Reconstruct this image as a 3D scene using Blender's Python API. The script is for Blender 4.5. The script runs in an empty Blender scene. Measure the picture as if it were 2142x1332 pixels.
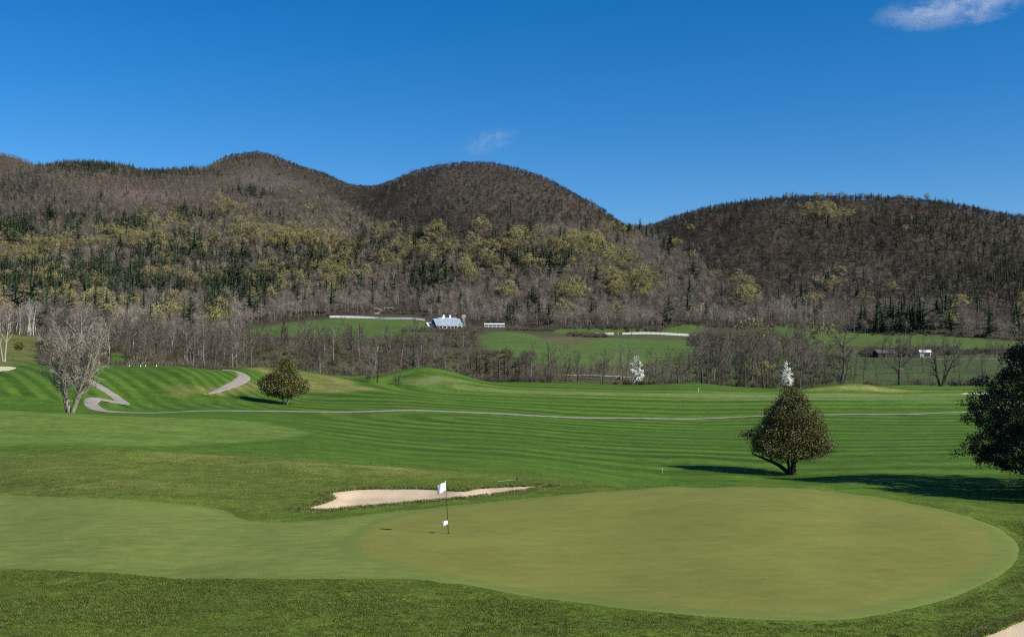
import bpy, math, random, time
import numpy as np
from mathutils import Vector, Matrix
from mathutils.geometry import delaunay_2d_cdt
T0 = time.time()
rng = np.random.default_rng(7)
random.seed(7)
scene = bpy.context.scene
COL = scene.collection

# ------------------------------------------------------------------ camera, sky, sun, exposure
F = 2297.0; CX = 1071.0; HY = 740.0; CAMH = 7.2          # focal length (photo px), axis column, horizon row, eye height (m)
cam_d = bpy.data.cameras.new('camera'); cam = bpy.data.objects.new('camera', cam_d); COL.objects.link(cam)
cam.location = (0, 0, CAMH); cam.rotation_euler = (math.pi / 2, 0, 0)
cam_d.sensor_width = 36; cam_d.lens = 36 * F / 2142; cam_d.shift_y = (HY - 666) / 2142
cam_d.clip_start = 0.5; cam_d.clip_end = 30000
scene.camera = cam

SUN_EL = math.radians(34.5); SUN_TO = Vector((0.90, -0.43, 0)).normalized()     # horizontal direction towards the sun
w = bpy.data.worlds.new('World'); scene.world = w; w.use_nodes = True
nt = w.node_tree; bg = nt.nodes['Background']
sky = nt.nodes.new('ShaderNodeTexSky'); sky.sky_type = 'NISHITA'; sky.sun_disc = False
sky.sun_elevation = SUN_EL; sky.sun_rotation = math.atan2(SUN_TO.x, SUN_TO.y)
sky.altitude = 300; sky.air_density = 0.9; sky.dust_density = 0.3; sky.ozone_density = 4.0
hs = nt.nodes.new('ShaderNodeHueSaturation'); hs.inputs['Saturation'].default_value = 1.385; hs.inputs['Value'].default_value = 1.0
nt.links.new(sky.outputs[0], hs.inputs['Color']); tint = nt.nodes.new('ShaderNodeMix'); tint.data_type = 'RGBA'; tint.blend_type = 'MULTIPLY'; tint.inputs[0].default_value = 1.0; tint.inputs[7].default_value = (1.0, 0.99, 1.07, 1)   # a clear, dry spring sky
nt.links.new(hs.outputs[0], tint.inputs[6]); nt.links.new(tint.outputs[2], bg.inputs['Color'])
bg.inputs['Strength'].default_value = 0.080
sd = bpy.data.lights.new('sun', 'SUN'); sd.energy = 5.0; sd.angle = math.radians(0.5); sd.color = (1.0, 0.955, 0.88)
sun = bpy.data.objects.new('sun', sd); COL.objects.link(sun)
sdir = Vector((SUN_TO.x * math.cos(SUN_EL), SUN_TO.y * math.cos(SUN_EL), math.sin(SUN_EL)))
sun.rotation_euler = (-sdir).to_track_quat('-Z', 'Y').to_euler(); sun.location = (100, -40, 120)
scene.view_settings.view_transform = 'Standard'; scene.view_settings.look = 'None'
scene.view_settings.exposure = 0.56; scene.view_settings.gamma = 1
scene.render.engine = 'CYCLES'
scene.cycles.max_bounces = 4; scene.cycles.diffuse_bounces = 2; scene.cycles.glossy_bounces = 1
scene.cycles.transparent_max_bounces = 4; scene.cycles.volume_bounces = 2
scene.cycles.use_adaptive_sampling = True; scene.cycles.use_denoising = False; scene.cycles.filter_width = 1.2

# ------------------------------------------------------------------ helpers
def tag(o, label=None, cat=None, group=None, kind=None):
    if label: o['label'] = label
    if cat: o['category'] = cat
    if group: o['group'] = group
    if kind: o['kind'] = kind
    return o
def empty(name, loc=(0, 0, 0), rz=0.0):
    o = bpy.data.objects.new(name, None); COL.objects.link(o); o.location = loc; o.rotation_euler = (0, 0, rz)
    o.empty_display_size = 0.3
    return o
def link(name, me, mat=None, parent=None, loc=None):
    o = bpy.data.objects.new(name, me); COL.objects.link(o)
    if mat is not None:
        if len(me.materials) == 0: me.materials.append(mat)
    if parent is not None: o.parent = parent
    if loc is not None: o.location = loc
    return o
def mesh_np(name, v, f, mats=(), smooth=False, mi=None):
    """v (n,3) array, f (m,k) array of one polygon size or a list of lists"""
    me = bpy.data.meshes.new(name)
    if isinstance(f, np.ndarray):
        k = f.shape[1]; n = len(f)
        me.vertices.add(len(v)); me.vertices.foreach_set('co', np.asarray(v, np.float32).ravel())
        me.loops.add(n * k); me.loops.foreach_set('vertex_index', f.astype(np.int32).ravel())
        me.polygons.add(n); me.polygons.foreach_set('loop_start', np.arange(0, n * k, k, dtype=np.int32))
        me.polygons.foreach_set('loop_total', np.full(n, k, np.int32))
        me.update(calc_edges=True); me.validate()
    else:
        me.from_pydata([tuple(p) for p in v], [], f); me.update()
    for m in mats: me.materials.append(m)
    if mi is not None: me.polygons.foreach_set('material_index', np.asarray(mi, np.int32))
    if smooth: me.polygons.foreach_set('use_smooth', np.ones(len(me.polygons), bool))
    return me
class MB:
    """collects boxes, tubes and loose faces for ONE mesh"""
    def __init__(s): s.v = []; s.f = []
    def face(s, pts):
        b = len(s.v); s.v += [tuple(p) for p in pts]; s.f.append(list(range(b, b + len(pts))))
    def box(s, c, d, rz=0.0):
        x, y, z = [q / 2 for q in d]; b = len(s.v); ca, sa = math.cos(rz), math.sin(rz)
        for (i, j, k) in ((-1,-1,-1),(1,-1,-1),(1,1,-1),(-1,1,-1),(-1,-1,1),(1,-1,1),(1,1,1),(-1,1,1)):
            px, py = i * x, j * y
            s.v.append((c[0] + px * ca - py * sa, c[1] + px * sa + py * ca, c[2] + k * z))
        for q in ((0,3,2,1),(4,5,6,7),(0,1,5,4),(1,2,6,5),(2,3,7,6),(3,0,4,7)): s.f.append([b + i for i in q])
        return s
    def tube(s, pts, rad, n=5, cap=True):
        pts = [Vector(p) for p in pts]; b = len(s.v); m = len(pts)
        for i, p in enumerate(pts):
            t = (pts[min(i + 1, m - 1)] - pts[max(i - 1, 0)]).normalized()
            a = t.cross(Vector((0.31, 0.95, 0.1))).normalized(); c = t.cross(a)
            r = rad[i] if hasattr(rad, '__len__') else rad
            for k in range(n):
                g = 2 * math.pi * k / n
                s.v.append(tuple(p + (a * math.cos(g) + c * math.sin(g)) * r))
        for i in range(m - 1):
            for k in range(n):
                k2 = (k + 1) % n
                s.f.append([b + i * n + k, b + i * n + k2, b + (i + 1) * n + k2, b + (i + 1) * n + k])
        if cap and n > 2: s.f.append([b + (m - 1) * n + k for k in range(n)]); s.f.append([b + k for k in reversed(range(n))])
        return s
    def mesh(s, name, mat=None, smooth=False):
        me = bpy.data.meshes.new(name); me.from_pydata(s.v, [], s.f); me.update()
        if mat is not None: me.materials.append(mat)
        if smooth: me.polygons.foreach_set('use_smooth', np.ones(len(me.polygons), bool))
        return me
    def build(s, name, mat, parent=None, smooth=False, loc=None):
        return link(name, s.mesh(name, mat, smooth), None, parent, loc)
def vnoise(x, y, seed=0):
    """smooth value noise, numpy"""
    x = np.asarray(x, float); y = np.asarray(y, float)
    xi = np.floor(x).astype(np.int64); yi = np.floor(y).astype(np.int64); xf = x - xi; yf = y - yi
    u = xf * xf * (3 - 2 * xf); v = yf * yf * (3 - 2 * yf)
    def h(a, b):
        n = (a * 374761393 + b * 668265263 + seed * 1442695041) & 0xffffffff
        n = ((n ^ (n >> 13)) * 1274126177) & 0xffffffff
        return ((n ^ (n >> 16)) & 0xffff) / 65535.0
    return (h(xi, yi) * (1 - u) + h(xi + 1, yi) * u) * (1 - v) + (h(xi, yi + 1) * (1 - u) + h(xi + 1, yi + 1) * u) * v
def fbm(x, y, seed=0, o=4):
    t = 0; a = 1; n = 0
    for i in range(o):
        t = t + a * (vnoise(x * 2 ** i, y * 2 ** i, seed + i) - 0.5); n += a; a *= 0.5
    return t / n
def sstep(a, b, x):
    t = np.clip((np.asarray(x, float) - a) / (b - a), 0, 1); return t * t * (3 - 2 * t)

# ------------------------------------------------------------------ materials
class NT:
    def __init__(s, name):
        s.m = bpy.data.materials.new(name); s.m.use_nodes = True; s.t = s.m.node_tree; s.b = s.t.nodes['Principled BSDF']
        s.b.inputs['Roughness'].default_value = 0.85
        s.b.inputs['Specular IOR Level'].default_value = 0.2
    def n(s, kind, **kw):
        q = s.t.nodes.new('ShaderNode' + kind)
        for k, v in kw.items():
            if k in q.inputs: q.inputs[k].default_value = v
            else: setattr(q, k, v)
        return q
    def l(s, a, b): s.t.links.new(a, b)
    def mix(s, fac, a, b, blend='MIX'):
        q = s.t.nodes.new('ShaderNodeMix'); q.data_type = 'RGBA'; q.blend_type = blend
        for sock, v in ((q.inputs[0], fac), (q.inputs[6], a), (q.inputs[7], b)):
            if hasattr(v, 'is_linked'): s.l(v, sock)
            elif isinstance(v, (tuple, list)): sock.default_value = (*v[:3], 1)
            else: sock.default_value = v
        return q.outputs[2]
    def math(s, op, a, b=0.0, clamp=False):
        q = s.t.nodes.new('ShaderNodeMath'); q.operation = op; q.use_clamp = clamp
        for sock, v in ((q.inputs[0], a), (q.inputs[1], b)):
            if hasattr(v, 'is_linked'): s.l(v, sock)
            else: sock.default_value = v
        return q.outputs[0]
    def noise(s, vec, scale, detail=3, rough=0.55, dist=0.0):
        q = s.n('TexNoise'); q.inputs['Scale'].default_value = scale; q.inputs['Detail'].default_value = detail
        q.inputs['Roughness'].default_value = rough; q.inputs['Distortion'].default_value = dist
        if vec is not None: s.l(vec, q.inputs['Vector'])
        return q.outputs[0]
    def maprange(s, v, a, b, c, d):
        q = s.n('MapRange'); s.l(v, q.inputs[0])
        for i, x in enumerate((a, b, c, d)): q.inputs[i + 1].default_value = x
        return q.outputs[0]
    def scaled(s, vec, sc):
        q = s.n('Mapping'); s.l(vec, q.inputs[0]); q.inputs['Scale'].default_value = sc; return q.outputs[0]
    def pos(s): return s.n('NewGeometry').outputs['Position']
    def attr(s, name): return s.n('Attribute', attribute_name=name)
    def col(s, v):
        if hasattr(v, 'is_linked'): s.l(v, s.b.inputs['Base Color'])
        else: s.b.inputs['Base Color'].default_value = (*v[:3], 1)
        return s
    def bump(s, h, strength, dist):
        q = s.n('Bump'); q.inputs['Strength'].default_value = strength; q.inputs['Distance'].default_value = dist
        s.l(h, q.inputs['Height']); s.l(q.outputs[0], s.b.inputs['Normal']); return s
def plain(name, c, rough=0.8, var=0.0, scale=3.0, spec=0.2, metal=0.0):
    q = NT(name); q.b.inputs['Roughness'].default_value = rough; q.b.inputs['Specular IOR Level'].default_value = spec
    q.b.inputs['Metallic'].default_value = metal
    if var:
        n = q.noise(q.n('TexCoord').outputs['Object'], scale, 4)
        q.col(q.mix(q.maprange(n, .3, .7, 0, 1), tuple(x * (1 - var) for x in c), tuple(min(1, x * (1 + var)) for x in c)))
    else: q.col(c)
    return q.m
ALB = 0.735
def dim(c, k=ALB): return tuple(x * k for x in c)
def bark(name, c, var=0.35, spread=0.5):
    """wood: grain noise, and each tree a little lighter or darker"""
    c = dim(c)
    q = NT(name); q.b.inputs['Roughness'].default_value = 0.95; q.b.inputs['Specular IOR Level'].default_value = 0.08
    tc = q.n('TexCoord').outputs['Object']
    n = q.noise(q.scaled(tc, (1, 1, 0.25)), 5, 3)
    base = q.mix(q.maprange(n, .3, .7, 0, 1), tuple(x * (1 - var) for x in c), tuple(x * (1 + var) for x in c))
    r = q.n('ObjectInfo').outputs['Random']
    q.col(q.mix(1.0, base, q.mix(r, (1 - spread, 1 - spread, 1 - spread * .9), (1 + spread, 1 + spread * .92, 1 + spread * .82)), 'MULTIPLY'))
    return q.m
def leafy(name, c1, c2, spread=0.35, rough=0.6, trans=0.0, c3=None, k=ALB):
    c1 = dim(c1, k); c2 = dim(c2, k); c3 = dim(c3, k) if c3 else None
    """leaves: colour differs leaf by leaf (per face island) and tree by tree"""
    q = NT(name); q.b.inputs['Roughness'].default_value = rough; q.b.inputs['Specular IOR Level'].default_value = 0.25
    g = q.n('NewGeometry').outputs['Random Per Island']
    base = q.mix(g, c1, c2)
    if c3 is not None:
        base = q.mix(q.maprange(q.n('ObjectInfo').outputs['Random'], .35, .9, 0, 1), base, c3)
    r = q.n('ObjectInfo').outputs['Random']; r2 = q.math('FRACT', q.math('MULTIPLY', r, 7.31))
    fin = q.mix(1.0, base, q.mix(r2, (1 - spread,) * 3, (1 + spread,) * 3), 'MULTIPLY')
    q.col(fin)
    if trans:
        tr = q.n('BsdfTranslucent'); q.l(fin, tr.inputs[0]); mx = q.n('MixShader'); mx.inputs[0].default_value = trans
        q.l(q.b.outputs[0], mx.inputs[1]); q.l(tr.outputs[0], mx.inputs[2])
        q.l(mx.outputs[0], q.t.nodes['Material Output'].inputs[0])
    return q.m
# ------------------------------------------------------------------ terrain: one height field through surveyed points
# (photo column, photo row, metres from the camera) of ground seen; hidden ground as (column, metres, height)
SEEN = [
 # practice green and its surrounds
 (938,1117,44),(1450,1020,57),(1750,1300,30),(2130,1150,41),(700,1150,40.5),(1300,1200,37),(1300,1080,48.5),(1800,1100,45.5),
 (1100,1260,32.5),(2000,1250,33.5),
 (100,1332,26),(1071,1332,27.3),(1600,1332,28),(2100,1332,28),(0,1190,38),(0,1040,56),(500,1080,50),(350,1210,36.3),(250,1120,44),
 (-300,1200,37),(-300,1040,56),(2400,1150,42),(2400,1290,31),
 (700,1066,51),(900,1056,52.5),(1100,1033,55.5),(640,1066,51.5),(1250,1020,57),
 (900,1016,60),(720,1020,59.5),(1100,1010,60.5),(560,1045,55),
 (1400,1014,59.5),(1560,1012,59.8),(1700,1017,58.6),(1850,1032,56),(2000,1051,53),(2142,1072,50.5),(2300,1090,48),
 # hollow behind the green, mid fairway
 (1655,993,99),(1395,990,97),(1500,1000,91),(1900,1005,90),(2050,1035,80),(1800,1010,86),(2142,1045,76),(2300,1040,76),
 (1450,960,112),(1450,920,150),(1450,878,206),(1450,830,262),(1450,800,312),
 (1900,960,113),(1900,920,150),(1900,870,212),(1900,830,257),(1900,804,302),
 (2142,950,115),(2142,900,170),(2142,862,220),(2142,820,265),(2142,800,305),
 (1200,960,103),(1200,920,140),(1200,872,202),(1200,830,255),(1200,799,318),
 (1071,1000,66),(1071,975,80),(1071,940,108),(1071,900,150),(1071,864,197),(1071,830,250),(1071,799,318),
 (860,985,69),(860,950,92),(860,910,130),(860,857,186),(860,830,230),(860,808,262),
 (620,975,68),(620,930,88),(620,895,118),(620,859,172),(620,845,196),(620,820,235),
 (420,990,64),(420,945,78),(420,915,92),(420,880,115),(420,866,140),(420,858,162),(420,845,178),
 (200,965,66),(200,938,76),(200,900,92),(200,868,115),(260,858,160),(200,856,158),
 (0,985,62),(0,945,75),(0,900,92),(0,858,117),(100,860,116),(-300,945,75),(-300,900,92),(-300,858,117),
 # left hill with the tee on top
 (300,845,174),(400,832,184),(300,805,190),(400,800,195),(400,770,215),(300,766,215),(200,766,214),(480,812,202),(500,785,226),(470,774,235),
 (440,822,192),(255,842,170),(190,805,178),(150,785,190),(150,768,206),(60,800,175),(0,830,160),(0,800,172),(0,777,190),(0,765,212),(-300,800,172),(-300,765,212),
 (100,766,208),
 (560,772,250),(640,780,258),(700,787,268),(780,800,262),(890,768,292),(840,780,282),(960,782,305),(1000,796,312),(730,805,250),(660,815,240),(560,800,232),(940,815,262),
 (1780,810,288),(1780,822,270),(1880,820,276),(1690,815,285),
 # far meadows
 (1700,775,450),(1700,745,560),(1700,705,760),(1640,682,830),(2100,765,450),(2100,740,590),(2100,714,750),(1900,701,800),(1900,770,450),(1900,742,580),
 (1200,766,430),(1100,758,440),(1040,697,660),(1200,722,600),(1300,702,742),(1450,706,745),(1450,682,840),(1380,690,800),(1200,690,830),
 (930,686,880),(690,664,905),(770,662,925),(890,674,893),(600,697,780),(540,690,800),(800,692,800),(830,650,985),(1000,685,860),(1100,690,840),
 (700,755,420),(450,738,500),(50,722,400),(50,745,300),(250,735,340),(0,700,470),(300,715,520),(550,745,420),
 # hills
 (0,690,560),(0,665,720),(0,645,900),(0,600,1100),(0,530,1300),(0,460,1500),(0,405,1700),
 (300,690,650),(300,665,860),(300,600,1100),(300,525,1300),(300,455,1500),(300,400,1700),
 (550,668,900),(550,650,1000),(550,590,1150),(550,510,1350),(550,430,1600),(550,370,1830),
 (750,640,1010),(750,590,1150),(750,510,1350),(750,445,1600),
 (1000,660,960),(1000,600,1100),(1000,530,1200),(1000,485,1280),(1000,430,1400),(1000,380,1550),
 (1200,665,950),(1200,610,1050),(1200,555,1150),(1200,500,1300),(1200,455,1450),
 (1330,665,950),(1330,610,1050),(1330,550,1200),(1330,515,1400),(1330,492,1600),
 (1500,660,950),(1500,600,1050),(1500,530,1200),(1500,480,1350),
 (1800,680,880),(1800,640,960),(1800,590,1060),(1800,510,1200),(1800,455,1350),
 (2142,698,850),(2142,650,950),(2142,600,1050),(2142,530,1200),(2142,490,1300),
 (2500,700,850),(2500,600,1050),(2500,500,1300),(-400,690,600),(-400,600,1100),(-400,460,1500),
]
SKYLINE = [(-400,350,1900),(0,368,1900),(90,348,1900),(150,341,1900),(240,345,1900),(330,356,1900),(400,354,1920),(430,350,1950),(460,332,1980),(500,317,2000),
 (540,311,2000),(580,321,2000),(640,345,1990),(690,363,1970),(740,389,1930),(770,388,1880),(800,381,1820),(850,361,1760),(900,346,1720),(960,337,1700),
 (1020,338,1700),(1080,349,1690),(1150,374,1670),(1220,412,1640),(1270,442,1620),(1320,470,1690),(1350,472,1720),(1385,463,1600),(1440,448,1540),
 (1500,435,1500),(1560,427,1490),(1640,419,1480),(1720,415,1470),(1800,413,1460),(1880,411,1450),(1960,416,1440),(2040,428,1420),(2142,448,1400),(2300,475,1380),(2500,490,1380)]
HIDDEN = [(-400,8,0.9),(1071,8,0.9),(2500,8,0.9),(-400,16,0.7),(1071,16,0.7),(2500,16,0.7),
 (1400,66,-1.7),(1560,67,-1.8),(1700,66,-1.8),(1850,63,-1.6),(2000,60,-1.4),(2142,57,-1.2),(1560,78,-2.7),(1750,76,-2.6),(2000,70,-2.3),
 (0,132,-0.3),(100,132,-0.2),(200,135,-0.4),(0,146,-0.6),(120,148,-0.6),(-300,132,-0.3),(-300,146,-0.3),
 (0,245,4.6),(150,245,4.2),(300,250,3.6),(400,250,3.2),(300,300,2.5),(150,300,3.0),
 (560,290,2.0),(640,310,1.0),(560,340,-1),(700,330,-1.5),(890,330,-0.5),(890,370,-3),(1000,370,-3.5),(1200,360,-3.5),(1450,355,-4),(1700,345,-4.0),(1900,345,-4.2),(2142,345,-3.8),
 (1000,420,-1.5),(1450,400,-3.2),(1700,390,-3.0),(2142,390,-2.5),(800,380,-1.5),
 (400,420,3.5),(-400,420,9.0)]
P = [(a, c, CAMH / c + (HY - b) / F) for a, b, c in SEEN]
P += [(a, c, CAMH / c + (HY - b - 8) / F) for a, b, c in SKYLINE]
for a, b, c in SKYLINE:
    z = CAMH + (HY - b - 8) / F * c
    P += [(a, c * 1.14, z * 0.90 / (c * 1.14)), (a, c * 1.5, z * 0.72 / (c * 1.5))]
P += [(a, d, z / d) for a, d, z in HIDDEN]
P = np.array(P)
def uv(px, d): return np.stack([np.asarray(px) / 330.0, np.log(d) * 2.6], -1)
KC2 = 0.10 ** 2
PU = uv(P[:, 0], P[:, 1])
def kern(a, b): return np.sqrt(((a[:, None, :] - b[None, :, :]) ** 2).sum(-1) + KC2)
nP = len(P); K = np.zeros((nP + 3, nP + 3)); K[:nP, :nP] = kern(PU, PU) - 0.004 * np.eye(nP) * -1
K[:nP, nP] = 1; K[:nP, nP + 1:] = PU; K[nP, :nP] = 1; K[nP + 1:, :nP] = PU.T
Wt = np.linalg.solve(K, np.concatenate([P[:, 2], np.zeros(3)]))
COLS = np.concatenate([np.arange(-1500, -90, 45.0), np.arange(-90, 2240, 5.0), np.arange(2240, 3650, 45.0)])
ROWS = np.exp(np.arange(math.log(8), math.log(3700), 0.0085)); LR = np.log(ROWS)
def survey(px, d):
    q = uv(np.clip(px, -420, 2520), d); out = np.empty(len(q))
    for i in range(0, len(q), 20000):
        s = q[i:i + 20000]; out[i:i + 20000] = kern(s, PU) @ Wt[:nP] + Wt[nP] + s @ Wt[nP + 1:]
    return out * d
# solve on a coarser lattice, then interpolate to the mesh lattice
cC = np.arange(-440, 2541, 20.0); cR = np.exp(np.arange(math.log(7.9), math.log(3760), 0.017))
gC, gR = np.meshgrid(cC, cR)
coarse = survey(gC.ravel(), gR.ravel()).reshape(gR.shape)
def bil(A, fx, fy):
    x0 = np.clip(np.floor(fx).astype(int), 0, A.shape[1] - 2); y0 = np.clip(np.floor(fy).astype(int), 0, A.shape[0] - 2)
    u = np.clip(fx - x0, 0, 1); v = np.clip(fy - y0, 0, 1)
    return (A[y0, x0] * (1 - u) + A[y0, x0 + 1] * u) * (1 - v) + (A[y0 + 1, x0] * (1 - u) + A[y0 + 1, x0 + 1] * u) * v
def height_raw(X, Y):
    Y = np.asarray(Y, float); X = np.asarray(X, float); Yc = np.clip(Y, 8, 3700); px = CX + X / np.maximum(Y, 8) * F
    z = bil(coarse, (np.clip(px, -420, 2520) + 440) / 20.0, (np.log(Yc) - math.log(7.9)) / 0.017)
    far = sstep(820, 1200, Yc)
    z = z + far * (46 * fbm(X / 300, Y / 300, 3, 4) * sstep(1000, 1500, Yc) * (1 - 0.75 * sstep(1330, 1480, Yc)) + 7 * fbm(X / 70, Y / 70, 9, 3))
    # a farther hill shows above the left ridge at the frame's edge
    hs_ = np.interp(px, [-420, -100, 0, 30, 60, 100, 160, 260], [.192, .1875, .1800, .1775, .1725, .163, .145, .10])
    z = np.where(Yc > 2100, np.maximum(z, (hs_ * 2850 + CAMH) * np.exp(-((Yc - 2850) / 420) ** 2) * sstep(2100, 2500, Yc)), z)
    mid = sstep(60, 110, Yc) * (1 - far)
    z = z + mid * (0.22 * fbm(X / 38, Y / 38, 5, 3)) + sstep(330, 480, Yc) * (1 - far) * 3.0 * fbm(X / 90, Y / 90, 15, 3)
    z = z + (1 - sstep(60, 110, Yc)) * 0.10 * fbm(X / 9, Y / 9, 6, 2)
    # low mounds of dry rough beyond the near fairway
    for (mx, my, rx, ry, h) in ((-22.5, 71.5, 6.5, 2.6, .35), (-9.5, 68.5, 6, 2.2, .28), (87, 280, 13, 6, 1.5), (-51.5, 184.5, 9, 2.6, .8)):
        z = z + h * np.exp(-(((X - mx) / rx) ** 2 + ((Y - my) / ry) ** 2))
    return z
def to_px(X, Y, Z): return CX + F * X / Y, HY - F * (Z - CAMH) / Y
mC, mR = np.meshgrid(COLS, ROWS)
MX = (mC - CX) / F * mR; MY = mR.copy(); MZ = height_raw(MX, MY)
MS = (MZ - CAMH) / MY; MSmax = np.maximum.accumulate(MS, 0)
def height(X, Y):
    """height of the mesh itself (bilinear in its lattice)"""
    X = np.atleast_1d(np.asarray(X, float)); Y = np.atleast_1d(np.asarray(Y, float))
    px = CX + X / np.maximum(Y, 8) * F
    return bil(MZ, np.interp(px, COLS, np.arange(len(COLS))), (np.log(np.clip(Y, 8, 3690)) - LR[0]) / 0.0085)
def H(x, y): return float(height(x, y)[0])
def pick(px, py, dmin=9.0, dmax=3600.0):
    """where the sight line through a photo pixel first meets the ground"""
    d = np.exp(np.arange(math.log(dmin), math.log(dmax), 0.0015)); X = (px - CX) / F * d
    s = height(X, d) - (CAMH + (HY - py) / F * d)
    i = np.argmax(s >= 0)
    if s[i] < 0: i = len(d) - 1
    return np.array([X[i], d[i]])
def at(px, d):
    x = (px - CX) / F * d; return np.array([x, d])
def smooth_closed(pts, n=6):
    pts = np.array(pts, float); m = len(pts); out = []
    for i in range(m):
        a, b, c, d = pts[i - 1], pts[i], pts[(i + 1) % m], pts[(i + 2) % m]
        for k in range(n):
            t = k / n
            out.append(0.5 * ((2 * b) + (c - a) * t + (2 * a - 5 * b + 4 * c - d) * t * t + (3 * b - a - 3 * c + d) * t ** 3))
    return np.array(out)
def smooth_open(pts, n=8):
    pts = np.array(pts, float); pts = np.vstack([2 * pts[0] - pts[1], pts, 2 * pts[-1] - pts[-2]]); out = []
    for i in range(1, len(pts) - 2):
        a, b, c, d = pts[i - 1], pts[i], pts[i + 1], pts[i + 2]
        for k in range(n):
            t = k / n
            out.append(0.5 * ((2 * b) + (c - a) * t + (2 * a - 5 * b + 4 * c - d) * t * t + (3 * b - a - 3 * c + d) * t ** 3))
    out.append(pts[-2]); return np.array(out)
def sdf(poly, X, Y):
    """signed distance to a closed outline, positive inside"""
    X = np.asarray(X, float); Y = np.asarray(Y, float); best = np.full(X.shape, 1e9); ins = np.zeros(X.shape, bool)
    n = len(poly)
    for i in range(n):
        ax, ay = poly[i]; bx, by = poly[(i + 1) % n]; dx, dy = bx - ax, by - ay
        t = np.clip(((X - ax) * dx + (Y - ay) * dy) / (dx * dx + dy * dy + 1e-12), 0, 1)
        best = np.minimum(best, (X - ax - t * dx) ** 2 + (Y - ay - t * dy) ** 2)
        if dy != 0: ins ^= ((ay > Y) != (by > Y)) & (X < dx * (Y - ay) / dy + ax)
    return np.where(ins, 1, -1) * np.sqrt(best)
def outline(px_pts, n=6, dmin=9.0): return smooth_closed([pick(a, b, dmin) for a, b in px_pts], n)
# ------------------------------------------------------------------ ground sheet with its grass kinds
GREEN = outline([(698,1146),(722,1118),(765,1092),(830,1074),(900,1062),(1050,1047),(1180,1035),(1300,1026),(1450,1020),(1600,1019),(1700,1023),(1800,1035),(1900,1052),
  (2000,1073),(2080,1100),(2124,1130),(2133,1163),(2100,1200),(2030,1235),(1950,1262),(1850,1285),(1740,1298),(1600,1297),(1450,1287),(1300,1272),(1150,1253),(1000,1228),(880,1205),(780,1183),(718,1166)], 4)
APPROACH = outline([(-160,1042),(0,1035),(120,1038),(250,1043),(380,1053),(440,1060),(485,1071),(520,1087),(600,1090),(690,1085),(760,1076),(860,1066),(950,1064),(1000,1100),(1000,1200),
  (960,1222),(860,1212),(700,1213),(500,1211),(300,1205),(150,1196),(0,1190),(-160,1184)], 4)
BUNKER = outline([(640,1062),(668,1054),(692,1046),(698,1040),(689,1031),(720,1026),(760,1022),(830,1021),(910,1022),(970,1026),(1000,1021),(1050,1018),(1100,1016),(1142,1014),
  (1110,1022),(1070,1028),(1020,1034),(950,1041),(880,1048),(800,1055),(740,1060),(700,1064),(660,1066)], 4)
BUNKER_B = outline([(2048,1338),(2090,1315),(2150,1289),(2230,1262),(2400,1290),(2300,1420),(2120,1400)], 4)
BUNKER_C = outline([(-90,770),(-20,766),(20,766),(35,769),(22,774),(-20,777),(-90,778)], 4)
BUNKER_D = outline([(2008,823),(2028,821),(2062,821),(2100,822),(2075,825),(2035,825)], 4)
def ribbon(center, width):
    c = smooth_open(center, 10); t = np.gradient(c, axis=0); t /= np.linalg.norm(t, axis=1)[:, None] + 1e-9
    nrm = np.stack([-t[:, 1], t[:, 0]], -1); wd = np.interp(np.linspace(0, 1, len(c)), np.linspace(0, 1, len(width)), width)
    wd = wd * (1 + 0.10 * (vnoise(np.arange(len(c)) * 0.35, 0 * c[:, 0], 4) - .5))
    return c, nrm, wd
def pk(l, dmin=9.0): return [pick(a, b, dmin) for a, b in l]
R_MAIN = ribbon([at(188,163), at(215,157.5), at(300,156), at(420,160), at(600,169), at(720,176), at(840,184), at(960,189), at(1071,194), at(1180,200), at(1300,205), at(1400,208), at(1550,211), at(1700,213), at(1900,217), at(2060,221), at(2250,226)], [2.1,2.2,2.2,2.4,3.0,3.0,2.6,2.2,1.7,1.6,2.0])
R_UP = ribbon([at(188,163), at(200,167.5), at(232,168.5), at(256,170), at(240,174), at(212,178), at(186,182), at(158,187), at(130,192.5), at(118,198), at(130,203), at(158,206), at(190,209)], [2.1,2.2,2.2,2.2,2.2,2.3,2.6,3.0])
R_CURVE = ribbon(pk([(436,824),(464,815),(490,804),(505,795),(511,788),(503,780),(488,776),(468,774)]), [.5,2.0,2.5,2.3,2.2])
R_FAR = ribbon([at(205,330), at(240,345), at(275,352), at(292,372), at(270,392)], [2.5,3.0,2.5])
R_DIRT = ribbon([at(782,952), at(795,968), at(800,985), at(786,1000), at(770,1015)], [5,5,4.5])
R_ROAD = ribbon([at(1180,402), at(1260,408), at(1340,412)], [2.2,2.0])
R_ROAD2 = ribbon([at(1950,520), at(2040,515), at(2180,505)], [3.0,3.0])

gX, gY, gZ = MX.ravel(), MY.ravel(), MZ.ravel(); gP, gQ = to_px(gX, gY, gZ)
def boxed(poly, margin=12.0):
    lo = poly.min(0) - margin; hi = poly.max(0) + margin
    return np.where((gX > lo[0]) & (gX < hi[0]) & (gY > lo[1]) & (gY < hi[1]))[0]
NG = len(gX)
def hexlin(r, g, b): return np.array([((c / 255 + .055) / 1.055) ** 2.4 if c > 10 else c / 255 / 12.92 for c in (r, g, b)])
C_ROUGH = np.array([.095, .140, .017]); C_FAIR = np.array([.076, .146, .016]); C_PLAT = np.array([.132, .20, .036]); C_MEAD = np.array([.090, .148, .034])
C_SCRUB = np.array([.085, .086, .038]); C_FLOOR = np.array([.075, .059, .043]); C_DRY = np.array([.28, .235, .085]); C_OLIVE = np.array([.112, .145, .024])
gcol = np.tile(C_ROUGH, (NG, 1)).astype(float); amp = np.zeros(NG); phase = np.zeros(NG); spk = np.ones(NG)
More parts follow.
